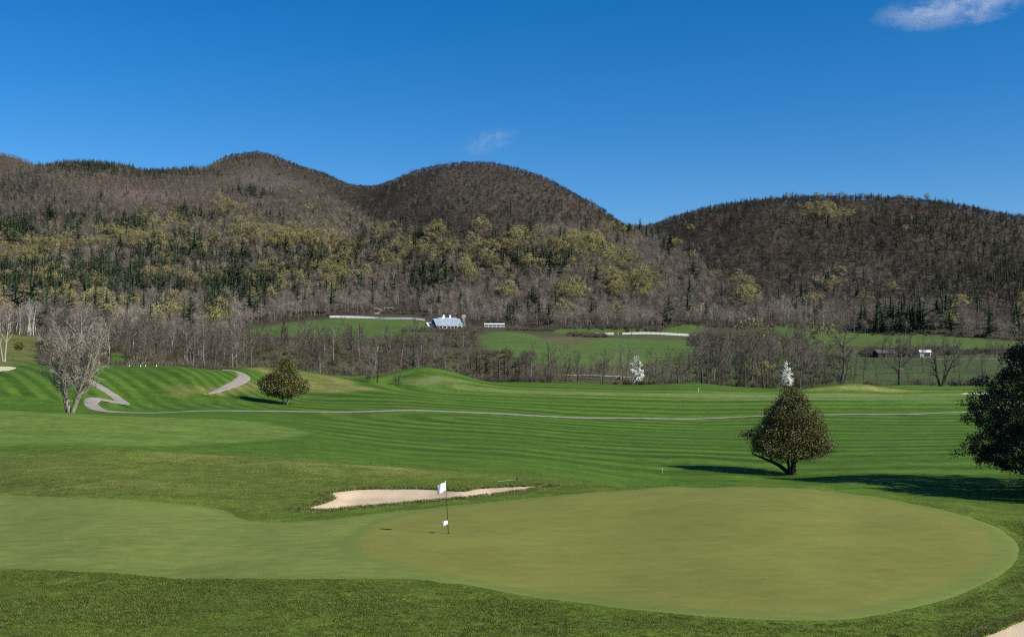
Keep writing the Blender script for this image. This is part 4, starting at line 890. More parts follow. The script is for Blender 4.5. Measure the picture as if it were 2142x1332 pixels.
one(K, 398, 285, S_(110, 285, 12.5), .7, 'bare_tree', 'reddish many-stemmed bare tree behind the middle of the tee hill')
K = kind_bare('bare_tree', 309, BARK_DARK, TWIG_GREY, h=12, r=.28, limbs=12, fork=.25, ang=56, len1=.5, twigs=6, sub=5, thick=1.8)
one(K, 1598, 318, S_(105, 318, 13), .3, 'bare_tree', 'dark forked bare tree midway between the two white blossom trees')
one(K, 1418, 320, S_(78, 320, 13), 2.1, 'bare_tree', 'round dark bare tree at the right of the left-hand white blossom tree')
one(K, 1184, 322, S_(68, 322, 13), 4.0, 'bare_tree', 'low bare tree at the foot of the green meadow, left of the blossom trees')
for x_, d_, h_, lb in ((640, 470, 90, 'tall bare tree against the left end of the barn meadow'), (838, 440, 95, 'tall bare tree rising in front of the barn meadow fence'), (968, 560, 70, 'spreading bare tree just below the farm windmill'), (1320, 700, 44, 'slim bare tree behind the right-hand white fence')):
    one(W1[0], x_, d_, S_(h_, d_, 13), x_, 'bare_tree', lb)
# dead snag with a broken pale limb
m = MB(); m.tube([(0, 0, -.3), (.1, 0, 2.2), (-.1, 0, 4.0), (-.5, 0, 5.0)], [.42, .34, .26, .2], 7); m.tube([(-.3, 0, 4.6), (-1.6, .1, 5.5), (-2.8, .1, 6.2), (-3.4, 0, 6.25)], [.18, .14, .1, .06], 5)
m2 = MB(); m2.tube([(0, 0, 4.0), (.3, .1, 5.2), (.35, .1, 6.0)], [.2, .12, .05], 5); m2.tube([(0, 0, 2.5), (.8, .2, 3.4)], [.12, .03], 4)
p_ = at(1468, 316); o = empty('dead_tree', (p_[0], p_[1], H(*p_))); m.build('trunk', BARK_DARK, o, True); m2.build('broken_limb', BARK_DARK, o, True); tag(o, 'dead tree stump with one broken limb pointing left, beyond the marker stake', 'dead tree')
# cedars and dark conifers in the belt
CED = []; DKC = []
for s in range(3):
    a, b = conifer(400 + s, 10, .06, .20, 14, 8, .1, .4, 4, .5); CED.append(Kind('cedar_tree', a.mesh('trunk', BARK_DARK), b.mesh('crown', CEDAR)))
    a, b = conifer(420 + s, 12, .08, .2, 15, 8, .14, .45, 4, .45); DKC.append(Kind('conifer_tree', a.mesh('trunk', BARK_DARK), b.mesh('crown', PINE)))
for k in range(11):
    x_ = 985 + k * 11.5 + gb.uniform(-4, 4); d_ = gb.uniform(338, 385); p_ = at(x_, d_)
    tag(CED[k % 3].place(p_[0], p_[1], S_(gb.uniform(52, 84) * (1 - .35 * k / 11), d_, 10), k), 'brownish cedar in the clump left of the green meadow', 'cedar tree', 'brownish cedars left of the green meadow')
for x_, d_, h_, lb in ((735, 480, 58, 'dark conifer below the middle of the barn meadow, left one of the pair'), (752, 500, 62, 'dark conifer below the middle of the barn meadow, right one of the pair'), (706, 470, 34, 'small dark conifer left of the pair below the barn meadow'),
                       (866, 420, 62, 'dark conifer standing below the barn, left of two'), (884, 430, 66, 'dark conifer standing below the barn, right of two'), (560, 520, 34, 'small dark conifer at the left tip of the barn meadow'),
                       (262, 285, 40, 'small dark conifer among bare trunks behind the tee'), (480, 560, 60, 'dark conifer in the wood left of the barn meadow'), (140, 420, 90, 'tall dark conifer above the pale-limbed bare tree')):
    p_ = at(x_, d_); tag(DKC[int(x_) % 3].place(p_[0], p_[1], S_(h_, d_, 12), x_), lb, 'conifer')
# budding willow-like tree and yellow tree in the right-hand stand
for x_, d_, h_, kd, lb in ((1600, 322, 58, BUD_I[0], 'yellowish budding willow behind the fairway between the blossom trees'), (1572, 520, 104, BUD_I[4], 'bright yellow-green tree topping the dense right-hand stand'), (1725, 470, 96, BUD_I[4], 'pale budding round tree at the right of the dense stand')):
    p_ = at(x_, d_); tag(kd.place(p_[0], p_[1], S_(h_, d_, 13), x_), lb, 'budding tree')
# brush
def scat(n, pxr, dr, keep=None):
    x_ = gb.uniform(*pxr, n); d_ = np.sqrt(gb.uniform(dr[0] ** 2, dr[1] ** 2, n)); q_ = np.stack([(x_ - CX) / F * d_, d_], -1)
    if keep is not None: q_ = q_[keep(x_, d_, q_)]
    return q_
BUSH_V = [bush(s, 2.0 + .3 * s, 80, .045).mesh('bush', BRUSH) for s in range(4)] + [bush(10 + s, 1.7, 80, .05).mesh('bush', BRUSH_G) for s in range(3)]
frontc = curve([(-60, 280), (90, 262), (240, 256), (400, 268), (520, 285), (640, 322), (760, 334), (890, 338), (960, 334), (1010, 328), (1100, 328), (1300, 332), (2200, 330)])
fr = scat(3400, (80, 1120), (255, 520), lambda x, d, q: (d > frontc(x)) & ((d - frontc(x) < 60) | (gb.random(len(x)) < .45)))
fr2 = scat(1500, (1100, 2200), (330, 560), lambda x, d, q: ((d - frontc(x) < 16) & (gb.random(len(x)) < .8)) | ((x > 1440) & (x < 1760) & (gb.random(len(x)) < .6)))
fr3 = scat(6000, (-30, 2200), (740, 1010), lambda x, d, q: (np.abs(d - fstart(x) + 2) < 9 + 6 * gb.random(len(x))) & (x > 520))
fr4 = np.vstack([scat(170, (880, 1010), (790, 850)), scat(140, (1060, 1160), (800, 838)), scat(60, (1185, 1265), (690, 740)), scat(40, (1225, 1268), (700, 712)), scat(120, (800, 870), (955, 990)), scat(50, (1350, 1385), (790, 830)), scat(30, (840, 900), (800, 815)), scat(40, (1490, 1560), (640, 760)),
    scat(220, (1440, 1500), (640, 760)), scat(260, (1800, 2160), (560, 600)), scat(130, (1820, 2000), (610, 650)), scat(300, (520, 700), (560, 690)), scat(330, (780, 1000), (560, 690))])
for nm, q_, lb, sc in (('brush', np.vstack([fr, fr2]), 'tangled grey-brown brush under the bare tree belts', (.6, 1.5)), ('hedge_brush', np.vstack([fr3, fr4]), 'scrubby brush along the meadow edges and round the farm', (.6, 1.6))):
    n = len(q_); s_ = gb.uniform(*sc, n); stuff_instances(nm, BUSH_V, np.column_stack([q_, height(q_[:, 0], q_[:, 1]) - .1]), s_, gb.uniform(0, 6.28, n), np.where(gb.random(n) < .5, gb.integers(4, 7, n), gb.integers(0, 4, n)), lb, 'brush', s_ * gb.uniform(.7, 1.2, n)); print(nm, n)
# ------------------------------------------------------------------ trees standing on the course
def clumps(n, prof, seed, shell=.55, lump=.22, squash=1.0):
    """clump centres inside a crown given as (height, half-width left, half-width right)"""
    g = np.random.default_rng(seed); zs = [p[0] for p in prof]; L = [p[1] for p in prof]; R = [p[2] for p in prof]
    zt = np.linspace(zs[0], zs[-1], 200); wz = np.maximum((np.interp(zt, zs, L) + np.interp(zt, zs, R)) / 2, .15); cdf = np.cumsum(wz ** 1.25); cdf /= cdf[-1]
    z = np.interp(g.random(n), cdf, zt); a = g.uniform(0, 2 * math.pi, n); ca = np.cos(a); rad = np.where(ca < 0, np.interp(z, zs, L), np.interp(z, zs, R)); rad = rad * np.abs(ca) + (np.interp(z, zs, L) + np.interp(z, zs, R)) / 2 * (1 - np.abs(ca))
    rad = rad * (1 + lump * 2 * fbm(a * 1.6 + 5, z * 1.1, seed, 3)); u = shell + (1 - shell) * np.sqrt(g.random(n)); u = np.where(g.random(n) < .12, u * g.random(n), u)
    return np.stack([ca * rad * u, np.sin(a) * rad * u * squash, z], -1)
def leaves_at(cl, per, sig, seed):
    g = np.random.default_rng(seed); c = np.repeat(cl, per, 0); return c + g.normal(size=c.shape) * np.array([sig, sig, sig * .85])
def limb_set(mb, cl, forks, seed, n=70, r=.03):
    g = random.Random(seed)
    for k in range(n):
        e = Vector(cl[g.randrange(len(cl))]); f = min(forks, key=lambda q: (Vector(q) - e * .8).length + g.uniform(0, 1.0)); f = Vector(f); m = f.lerp(e, .5) + Vector((0, 0, g.uniform(-.2, .3)))
        mb.tube([f, m, e], [r, r * .7, r * .25], 4, False)
# 1: bronze cedar between the green and the fairway
def hero(name, px_, d_, unit, base_row, prof_px, seed, nclump, per, sig, size, mat, trunk_mat, stems, label, cat, shell=.5, squash=1.0, lump=.5):
    p_ = at(px_, d_); k = d_ / F; o = empty(name, (p_[0], p_[1], H(*p_) - .03)); z0 = base_row
    prof = sorted([((z0 - y) * k, l * k, r_ * k) for y, l, r_ in prof_px]); cl = clumps(nclump, prof, seed, shell, lump, squash); pts = leaves_at(cl, per, sig, seed + 1)
    tb = MB(); forks = []
    for pl, rr in stems:
        P_ = [((x - px_) * k, dy, (z0 - y) * k) for x, y, dy in pl]; tb.tube(P_, rr, 8, False); forks += P_[1:]
    limb_set(tb, cl, forks, seed, 90, .035)
    tb.build('trunk', trunk_mat, o, True); link('crown', leaf_mesh('crown', pts, size, mat, seed), None, o); return tag(o, label, cat)
hero('cedar_tree', 1655, 99, 1, 993, [(806,5,5),(815,12,12),(830,19,22),(845,28,38),(862,46,50),(880,58,58),(897,68,68),(915,82,75),(926,93,77),(934,96,86),(943,86,76),(951,56,44),(956,24,22)], 500, 950, 62, .26, .11, JUN, BARK_DARK,
     [([(1656,996,0),(1659,985,0),(1660,968,0),(1658,940,.1),(1660,880,0),(1662,820,0)], [.34,.27,.22,.2,.12,.03]), ([(1652,994,0),(1644,984,.1),(1632,974,.2),(1618,967,.2),(1596,958,.2),(1575,950,.3)], [.24,.2,.17,.14,.1,.05]),
      ([(1652,990,0),(1649,975,-.2),(1646,960,-.3),(1638,930,-.4)], [.17,.13,.11,.06])], 'bronze-green cedar with forked trunk standing alone beyond the putting green', 'cedar tree')
hero('small_tree', 597, 191, 1, 848, [(750,1,6),(764,4,16),(776,10,22),(786,32,28),(797,50,35),(808,55,38),(816,52,37),(824,42,30),(830,20,12)], 510, 560, 46, .36, .20, JUN_G, BARK_PALE,
     [([(594,850,0),(592,838,0),(588,822,0),(582,800,0)], [.2,.16,.14,.08]), ([(600,850,0),(602,838,.2),(605,822,.2),(606,790,0),(606,765,0)], [.2,.17,.14,.1,.03])], 'olive-green twin-trunked tree standing alone above the cart path', 'small tree', shell=.45)
PR_BIG = [(585,2,2),(630,34,26),(680,72,60),(720,98,90),(760,124,120),(800,156,150),(840,172,165),(866,196,185),(886,206,195),(915,192,190),(945,178,180),(970,156,165),(984,120,130)]
hero('dark_cedar_tree', 2238, 84, 1, 1018, PR_BIG, 520, 2100, 70, .22, .125, DARKLEAF, BARK_DARK,
     [([(2238,1024,0),(2240,990,0),(2236,900,0),(2238,760,0),(2238,600,0)], [.45,.38,.3,.18,.04]), ([(2232,1000,0),(2196,960,.3),(2136,930,.3),(2076,890,.2)], [.26,.2,.14,.06])], 'large dark cedar cut off by the right edge of the picture', 'cedar tree', shell=.55)
# its neighbour stands outside the frame; only its shadow reaches the hollow in view
hero('dark_cedar_tree', 2530, 73, 1, 1045, [(y + 20, l * 1.15, r_ * 1.15) for y, l, r_ in PR_BIG], 560, 1300, 42, .26, .19, DARKLEAF, BARK_DARK, [([(2530,1050,0),(2532,900,0),(2530,640,0)], [.45,.3,.04])], 'dark cedar outside the right edge whose shadow falls behind the green', 'cedar tree', shell=.55)
# blossom trees
for px_, d_, br, tr_, hw, sd, lb in ((1332, 312, 803, 738, 14, 530, 'white-blossomed tree on the left of the two, in front of the green meadow'), (1646, 296, 806, 748, 12, 540, 'white-blossomed tree on the right of the two, behind the bronze cedar')):
    h_ = br - tr_; pr = [(tr_, 1, 1), (tr_ + .2 * h_, hw * .6, hw * .55), (tr_ + .45 * h_, hw * .85, hw * .8), (tr_ + .68 * h_, hw, hw), (tr_ + .8 * h_, hw * .8, hw * .85), (tr_ + .86 * h_, hw * .3, hw * .4)]
    hero('blossom_tree', px_, d_, 1, br, pr, sd, 80, 14, .25, .30, BLOSSOM, BARK_DARK, [([(px_, br + 1, 0), (px_ + .5, br - .2 * h_, 0), (px_ + 4, tr_ + 5, 0)], [.15, .12, .03])], lb, 'blossom tree', shell=.35)
# the many-stemmed bare tree on the left
K = kind_bare('bare_tree', 611, BARK_HERO, TWIG_HERO, h=9.8, r=.22, stems=7, spread=.42, limbs=14, fork=.25, ang=36, len1=.48, twigs=8, sub=6, thick=1.6, wob=.07)
p_ = at(146, 117.5); o = K.place(p_[0], p_[1], 1.0, .9); tag(o, 'many-stemmed bare tree with spreading crown beside the cart path on the left', 'bare tree')
# small round shrub with its shadow on the left meadow, bushes by the farm
for x_, d_, h_, lb in ((40, 345, 22, 'small round evergreen bush on the little meadow at the left edge'), (1312, 775, 14, 'dark evergreen bush behind the right-hand white fence, larger of two'), (1334, 780, 10, 'dark evergreen bush behind the right-hand white fence, smaller of two')):
    hh = h_ * d_ / F; p_ = at(x_, d_); o = empty('evergreen_bush', (p_[0], p_[1], H(*p_))); r_ = hh * .45
    pr = [(0.12 * hh, r_ * .5, r_ * .5), (.4 * hh, r_, r_), (.7 * hh, r_ * .8, r_ * .8), (hh, .1, .1)]; cl = clumps(60, pr, int(x_), .4); link('crown', leaf_mesh('crown', leaves_at(cl, 14, hh * .07, 3), hh * .1, JUN_G, 5), None, o)
    MB().tube([(0, 0, -.1), (0, 0, hh * .6)], [hh * .03, hh * .015], 5).build('trunk', BARK_DARK, o); tag(o, lb, 'bush')
# ------------------------------------------------------------------ farm
WHITE = plain('white_paint', (.78, .78, .76), .6, .06, 2); ROOF = NT('metal_roof'); DARKW = plain('dark_boards', (.045, .04, .038), .85, .3, 2); GLASSY = plain('dark_opening', (.012, .012, .014), .4)
tc = ROOF.n('TexCoord').outputs['Object']; wv = ROOF.n('TexWave', wave_type='BANDS', bands_direction='X'); ROOF.l(tc, wv.inputs[0]); wv.inputs['Scale'].default_value = .55
nn = ROOF.noise(tc, .35, 4); ROOF.col(ROOF.mix(1.0, ROOF.mix(ROOF.maprange(nn, .3, .7, 0, 1), (.17, .215, .26), (.28, .33, .38)), grey(ROOF, ROOF.maprange(wv.outputs[1], 0, .2, .8, 1)), 'MULTIPLY')); ROOF.b.inputs['Roughness'].default_value = .6
ROOF = ROOF.m; WROOF = plain('white_roof', (.72, .70, .68), .6, .08, 1); GREENR = plain('green_roof', (.10, .16, .11), .6, .1, 1); STONE = plain('stone', (.40, .37, .33), .9, .3, 2); GALV = plain('galvanised', (.55, .57, .6), .45, .1, 2, .4, .4)
def gable(mb_wall, mb_roof, L, W, eave, ridge, ov=.6, th=.18):
    x, y = L / 2, W / 2
    mb_wall.box((0, 0, eave / 2 - .5), (L, W, eave + 1.0))
    for s in (-1, 1):
        mb_wall.face([(s * x, -y, eave), (s * x, y, eave), (s * x, 0, ridge)][::s])
    for s in (-1, 1):
        sl = (ridge - eave) / y; yo = y + ov; ze = eave - sl * ov
        a = [(-x - ov, s * yo, ze + .02), (x + ov, s * yo, ze + .02), (x + ov, 0, ridge + .02), (-x - ov, 0, ridge + .02)]; b = [(p[0], p[1], p[2] + th) for p in a]
        mb_roof.face(a[::-1]); mb_roof.face(b)
        for i in range(4): mb_roof.face([a[i], a[(i + 1) % 4], b[(i + 1) % 4], b[i]])
p_ = at(934, 880); barn = empty('barn', (p_[0], p_[1], H(*p_) - .2), math.radians(24)); tag(barn, 'long dark barn with blue-grey metal roof and white cupolas at the meadow', 'barn')
a, b = MB(), MB(); gable(a, b, 20, 12, 3.2, 8.2, 1.4); a.build('wall', DARKW, barn); rf = b.build('roof', ROOF, barn)
a, b = MB(), MB(); gable(a, b, 15, 9, 6.2, 9.4, .6); o = a.build('rear_wall', DARKW, barn); o.location = (4, 9.5, 0); o = b.build('rear_roof', ROOF, barn); o.location = (4, 9.5, 0)
for (x, y, z, s) in ((-3.5, 0, 8.2, .8), (1.0, 9.5, 9.4, 1.25), (6.5, 9.5, 9.4, 1.25)):
    m = MB(); m.box((0, 0, .35), (1.0, 1.0, 1.2)); m.tube([(0, 0, .95), (0, 0, 1.15), (0, 0, 1.6), (0, 0, 2.0)], [.62, .78, .55, .05], 8); c = m.build('cupola', WHITE, barn); c.location = (x, y, z); c.scale = (s, s, s)
pm = MB().box((0, 0, 1.1), (.35, .35, 2.6)).mesh('post', WHITE)
for i in range(7): o = link('porch_post', pm, None, barn, (-9 + i * 3.2, -7.0, 0))
for i in range(4): MB().box((-6 + i * 4.3, -6.05, 1.2), (1.7, .16, 2.4)).build('door', STONE if i % 2 else GLASSY, barn)
MB().box((-10.06, 0, 5.2), (.16, 1.6, 1.6)).build('window', GLASSY, barn)
MB().box((1, -7.6, .2), (22, 2.6, .5)).build('terrace', STONE, barn)
a, b = MB(), MB(); gable(a, b, 7, 8, 2.6, 5.0, .8); o = a.build('wing_wall', DARKW, barn); o.location = (-11.5, 4.5, 0); o = b.build('wing_roof', WROOF, barn); o.location = (-11.5, 4.5, 0)
# windmill
p_ = at(970, 848); WINDM = plain('windmill_steel', (.42, .42, .41), .6, .1, 2); wm = empty('windmill', (p_[0], p_[1], H(*p_)), .2); tag(wm, 'white farm windmill on a lattice tower beside the barn', 'windmill'); hT = 9.5
for sx in (-1, 1):
    for sy in (-1, 1): MB().tube([(sx * 1.5, sy * 1.5, -.2), (sx * .3, sy * .3, hT)], [.12, .09], 4).build('leg', WINDM, wm)
for i in range(5):
    z0, z1 = hT * i / 5, hT * (i + 1) / 5; r0 = 1.5 - 1.2 * i / 5; r1 = 1.5 - 1.2 * (i + 1) / 5; m = MB()
    for (ax, ay, bx, by) in ((-1, -1, 1, -1), (1, -1, 1, 1), (1, 1, -1, 1), (-1, 1, -1, -1)): m.tube([(ax * r0, ay * r0, z0), (bx * r1, by * r1, z1)], .06, 4, False); m.tube([(ax * r1, ay * r1, z1), (bx * r1, by * r1, z1)], .06, 4, False)
    m.build('brace', WINDM, wm)
hub = empty('wheel', (0, -.8, hT + .3)); hub.parent = wm
bl = MB(); bl.face([(-.12, 0, .5), (.12, .05, .5), (.42, .14, 1.7), (-.34, -.1, 1.7)]); blm = bl.mesh('blade', WINDM)
for i in range(16): o = link('blade', blm, None, hub); o.rotation_euler = (0, 2 * math.pi * i / 16, 0)
m = MB(); m.tube([(math.cos(t) * 1.5, .06, math.sin(t) * 1.5) for t in np.linspace(0, 2 * math.pi, 25)], .05, 4, False); m.build('rim', WINDM, hub)
m = MB(); m.tube([(0, -.8, hT + .3), (0, 2.6, hT + .4)], .07, 4); m.box((0, 2.6, hT + .4), (.06, 1.3, 1.0)); m.build('tail_vane', WINDM, wm)
# open white shed, shelter, outbuildings
def shed(name, px_, d_, L, W, hgt, roofm, label, cat, rz=0, rise=.9, openf=True):
    p_ = at(px_, d_); o = empty(name, (p_[0], p_[1], H(*p_) - .1), rz); b = MB(); s = (-L / 2 - .4, L / 2 + .4)
    for sg in (-1, 1):
        q_ = [(s[0], sg * (W / 2 + .4), hgt - .2), (s[1], sg * (W / 2 + .4), hgt - .2), (s[1], 0, hgt + rise), (s[0], 0, hgt + rise)]; b.face(q_); b.face([(x, y, z + .16) for x, y, z in q_]); b.face([q_[0], q_[1], (q_[1][0], q_[1][1], q_[1][2] + .16), (q_[0][0], q_[0][1], q_[0][2] + .16)])
    b.build('roof', roofm, o); n = max(2, int(L / 3)); pmesh = MB().box((0, 0, hgt / 2), (.22, .22, hgt + .3)).mesh('post', WHITE)
    MB().box((0, W / 2 - .1, hgt / 2), (L, .15, hgt)).build('rear_wall', DARKW, o)
    for i in range(n + 1): link('post', pmesh, None, o, (-L / 2 + L * i / n, -W / 2, 0))
    return tag(o, label, cat)
o = shed('run_in_shed', 1034, 850, 15, 5, 2.4, WROOF, 'low open-fronted white shed right of the barn', 'shed', .05, .7)
for z_ in (.55, 1.1): MB().box((0, -2.55, z_), (15.4, .1, .22)).build('rail', WHITE, o)
shed('shelter', 813, 982, 8, 4, 2.2, GREENR, 'small open shelter with green roof at the wood edge above the fence', 'shelter', .1, .8)
p_ = at(1850, 560); o = empty('farm_building', (p_[0], p_[1], H(*p_)), .1); a, b = MB(), MB(); gable(a, b, 9.5, 6, 2.2, 3.6, .4); a.build('wall', DARKW, o); b.build('roof', plain('slate', (.09, .085, .085), .8, .2, 2), o); MB().box((-1.5, -3.06, 1.0), (1.1, .14, 2.0)).build('door', GLASSY, o); tag(o, 'low dark farm building seen through the broad bare tree', 'building')
p_ = at(1934, 556); o = empty('white_shed', (p_[0], p_[1], H(*p_)), -.1); a, b = MB(), MB(); gable(a, b, 5.2, 3.6, 2.3, 3.3, .3); a.build('wall', WHITE, o); b.build('roof', WROOF, o); MB().box((.9, -1.86, 1.25), (2.4, .16, 1.9)).build('door', plain('dark_door', (.03, .032, .036), .5), o); tag(o, 'small white shed with a dark door between two big bare trees', 'shed')
p_ = at(1293, 398); o = empty('white_hut', (p_[0], p_[1], H(*p_) + .3)); m = MB()
for s in (-1, 1): m.face([(s * 1.15, -1, .0), (s * 1.15, 1, .0), (0, 1, 1.15), (0, -1, 1.15)]); m.face([(s * 1.15, -1, -.12), (s * 1.15, 1, -.12), (0, 1, 1.03), (0, -1, 1.03)]); m.face([(s * 1.15, -1, -.12), (s * 1.15, -1, .0), (0, -1, 1.15), (0, -1, 1.03)])
m.build('roof', WHITE, o); MB().box((0, 0, -.35), (1.7, 1.7, .9)).build('wall', DARKW, o); tag(o, 'tiny hut with white peaked roof left of the left-hand blossom tree', 'hut')
# white post-and-rail fences
def fence(pts, label, hgt=1.35, bay=3.0, rails=3, skip=()):
    c = smooth_open([at(a, d) for a, d in pts], 12); L = np.concatenate([[0], np.cumsum(np.linalg.norm(np.diff(c, axis=0), axis=1))]); n = int(L[-1] / bay); s = np.linspace(0, L[-1], n + 1)
    P_ = np.stack([np.interp(s, L, c[:, k]) for k in (0, 1)], -1); z = height(P_[:, 0], P_[:, 1]); o = empty('white_fence', (P_[0, 0], P_[0, 1], z[0])); pm_ = MB().box((0, 0, hgt / 2 - .1), (.2, .2, hgt + .25)).mesh('post', WHITE); B = np.array([P_[0, 0], P_[0, 1], z[0]])
    for i in range(n + 1): link('post', pm_, None, o, tuple(np.array([P_[i, 0], P_[i, 1], z[i]]) - B))
    for i in range(n):
        if i in skip: continue
        m = MB(); u = Vector((*P_[i], z[i])) - Vector(B); v = Vector((*P_[i + 1], z[i + 1])) - Vector(B)
        for k in range(rails):
            h_ = hgt * (k + .75) / rails; a = u + Vector((0, -.12, h_)); b = v + Vector((0, -.12, h_)); e = .13
            m.face([a - Vector((0, 0, e)), b - Vector((0, 0, e)), b + Vector((0, 0, e)), a + Vector((0, 0, e))]); m.face([a + Vector((0, 0, e)), b + Vector((0, 0, e)), b + Vector((0, .06, e)), a + Vector((0, .06, e))]); m.face([a + Vector((0, .06, -e)), b + Vector((0, .06, -e)), b + Vector((0, .06, e)), a + Vector((0, .06, e))])
        m.build('rails', WHITE, o)
    return tag(o, label, 'fence')
fence([(690, 908), (740, 911), (780, 911), (805, 908), (840, 905), (888, 902)], 'white board fence curving along the top of the barn meadow', 1.7, 3.0, 4)
fence([(1246, 738), (1290, 740), (1350, 744), (1400, 747), (1456, 752)], 'white post-and-rail fence along the top of the green meadow on the right', 1.5, 3.0, 3, (4, 5))
fence([(1128, 838), (1154, 832)], 'short white fence by the bushes right of the farm', 1.9, 2.6, 4)
# ------------------------------------------------------------------ things on the course
FLAGC = NT('flag_cloth'); FLAGC.col((.86, .86, .85)); tr = FLAGC.n('BsdfTranslucent'); tr.inputs[0].default_value = (.8, .8, .8, 1); mx = FLAGC.n('MixShader'); mx.inputs[0].default_value = .3; FLAGC.l(FLAGC.b.outputs[0], mx.inputs[1]); FLAGC.l(tr.outputs[0], mx.inputs[2]); FLAGC.l(mx.outputs[0], FLAGC.t.nodes['Material Output'].inputs[0]); FLAGC = FLAGC.m
POLE = plain('pole_dark', (.02, .02, .018), .4); POLEW = plain('pole_pale', (.6, .58, .4), .5); BLACKP = plain('black_plastic', (.012, .012, .013), .5); RAKEH = plain('rake_handle', (.20, .21, .18), .5, .1, 4)
p_ = pick(938, 1117); kf = p_[1] / F; fz = H(*p_) + .02; fl = empty('flagstick', (p_[0], p_[1], fz)); tag(fl, 'thin flagstick with two white flags in the putting green', 'flagstick')
hF = 110 * kf; tip = Vector((-6 * kf, 0, hF)); MB().tube([(0, 0, -.1), tip * .25, tip * .5, tip], [.016, .016, .013, .010], 8).build('pole', POLE, fl, True)
MB().tube([tip * .985, tip * 1.006], .014, 8).build('pole_cap', WHITE, fl)
def flag(z0, z1, wd, drop, name):
    nx, nz = 12, 8; V = []; 
    for i in range(nx + 1):
        for j in range(nz + 1):
            u = i / nx; v = j / nz; z = z0 + (z1 - z0) * v; b = tip * (z / hF)
            V.append((b.x - wd * u * (1 - .08 * v), -.02 - .10 * u + .045 * math.sin(u * 7 + v * 1.5) * u, z - drop * u * (1 + .15 * (1 - v)) + .012 * math.sin(9 * u + 3 * v)))
    f = [[i * (nz + 1) + j, (i + 1) * (nz + 1) + j, (i + 1) * (nz + 1) + j + 1, i * (nz + 1) + j + 1] for i in range(nx) for j in range(nz)]
    me = bpy.data.meshes.new(name); me.from_pydata(V, [], f); me.update(); me.polygons.foreach_set('use_smooth', np.ones(len(f), bool)); o = link(name, me, FLAGC, fl); md = o.modifiers.new('s', 'SOLIDIFY'); md.thickness = .003; return o
flag(hF * .815, hF * .985, .345, .13, 'flag'); flag(hF * .175, hF * .255, .235, .035, 'small_flag')
m = MB(); m.tube([(0, 0, -.012), (0, 0, .006)], [.065, .062], 16); m.build('dark_hole_disc', BLACKP, fl)  # black disc on the turf, standing in for the dark inside of the hole
# rake lying behind the bunker
a = pick(1041, 1009); b = pick(1081, 1006.5); zr = max(H(*a), H(*b)); o = empty('bunker_rake', (a[0], a[1], H(*a) + .06)); d = Vector((b[0] - a[0], b[1] - a[1], H(*b) - H(*a) + .05))
ln = min(d.length, 1.7); d = d.normalized() * ln; MB().tube([(0, 0, 0), d], [.02, .02], 6).build('handle', RAKEH, o); s_ = Vector((-d.y, d.x, 0)).normalized(); s_ = (s_ * .3 + Vector((.12, -.12, 0)))
m = MB(); m.tube([d - s_, d + s_], .035, 6); m.build('head', BLACKP, o); m = MB()
for k in range(9): q_ = d - s_ + s_ * (2 * k / 8); m.tube([q_, q_ + Vector((.02, 0, .11))], [.012, .006], 4)
m.build('tines', BLACKP, o); tag(o, 'bunker rake with black head lying on the grass behind the sand', 'rake')
# stakes and tee markers
def stake(px_, py_, h_, r_, mat, name, label, cat, dmin=9):
    q_ = pick(px_, py_, dmin); o = empty(name, (q_[0], q_[1], H(*q_))); MB().tube([(0, 0, -.1), (0, 0, h_ * .8)], r_, 7).build('post', mat, o); MB().tube([(0, 0, h_ * .8), (0, 0, h_ * .92), (0, 0, h_)], [r_, r_ * .95, r_ * .25], 7).build('cap', WHITE, o); return tag(o, label, cat)
stake(1461, 820, 1.0, .06, POLEW, 'marker_stake', 'pale yardage stake on the far fairway left of the right-hand blossom tree', 'stake', 200)
stake(1385, 991, .55, .018, POLEW, 'marker_stake', 'thin stake in the grass just left of the cedar shadow', 'stake', 70)
for x_, y_, lb in ((263, 763.5, 'white tee marker on the tee hill, leftmost of four'), (294, 765, 'white tee marker on the tee hill, second from left and lowest'), (297, 763, 'white tee marker on the tee hill, third from left and highest'), (327, 765, 'white tee marker on the tee hill, rightmost of four')):
    q_ = at(x_, 214); o = empty('tee_marker', (q_[0], q_[1] + (2 if y_ < 764 else 0), H(q_[0], q_[1]))); m = MB(); m.tube([(0, 0, -.02), (0, 0, .08), (0, 0, .2), (0, 0, .3)], [.07, .10, .09, .03], 8); m.build('ball', WHITE, o, True); MB().tube([(0, 0, -.1), (0, 0, .03)], .04, 6).build('spike', BLACKP, o); tag(o, lb, 'tee marker')
# ------------------------------------------------------------------ rough grass close to the camera
gg = np.random.default_rng(5)
GRASS = leafy('rough_grass', (.075, .115, .012), (.16, .19, .03), .45, .8, .2); STRAW = leafy('straw_grass', (.24, .24, .085), (.34, .32, .14), .25, .9, .2)
def tuft(seed, h, mat, n=14, w=.007, rad=.06):
    r = random.Random(seed); m = MB()
    for k in range(n):
        a = r.uniform(0, 6.28); o = Vector((r.gauss(0, rad), r.gauss(0, rad), -.005)); ln = r.uniform(.5, 1.2) * h; d = Vector((math.cos(a) * r.uniform(.2, .8), math.sin(a) * r.uniform(.2, .8), 1)).normalized(); s = Vector((-math.sin(a), math.cos(a), 0)) * w * r.uniform(.7, 1.4)
        m.face([o - s, o + s, o + d * ln])
    return m.mesh('tuft', mat)
TUFT = [tuft(s, .045, GRASS, 15, .008, .065) for s in range(4)] + [tuft(9, .05, STRAW, 8, .007, .06)]
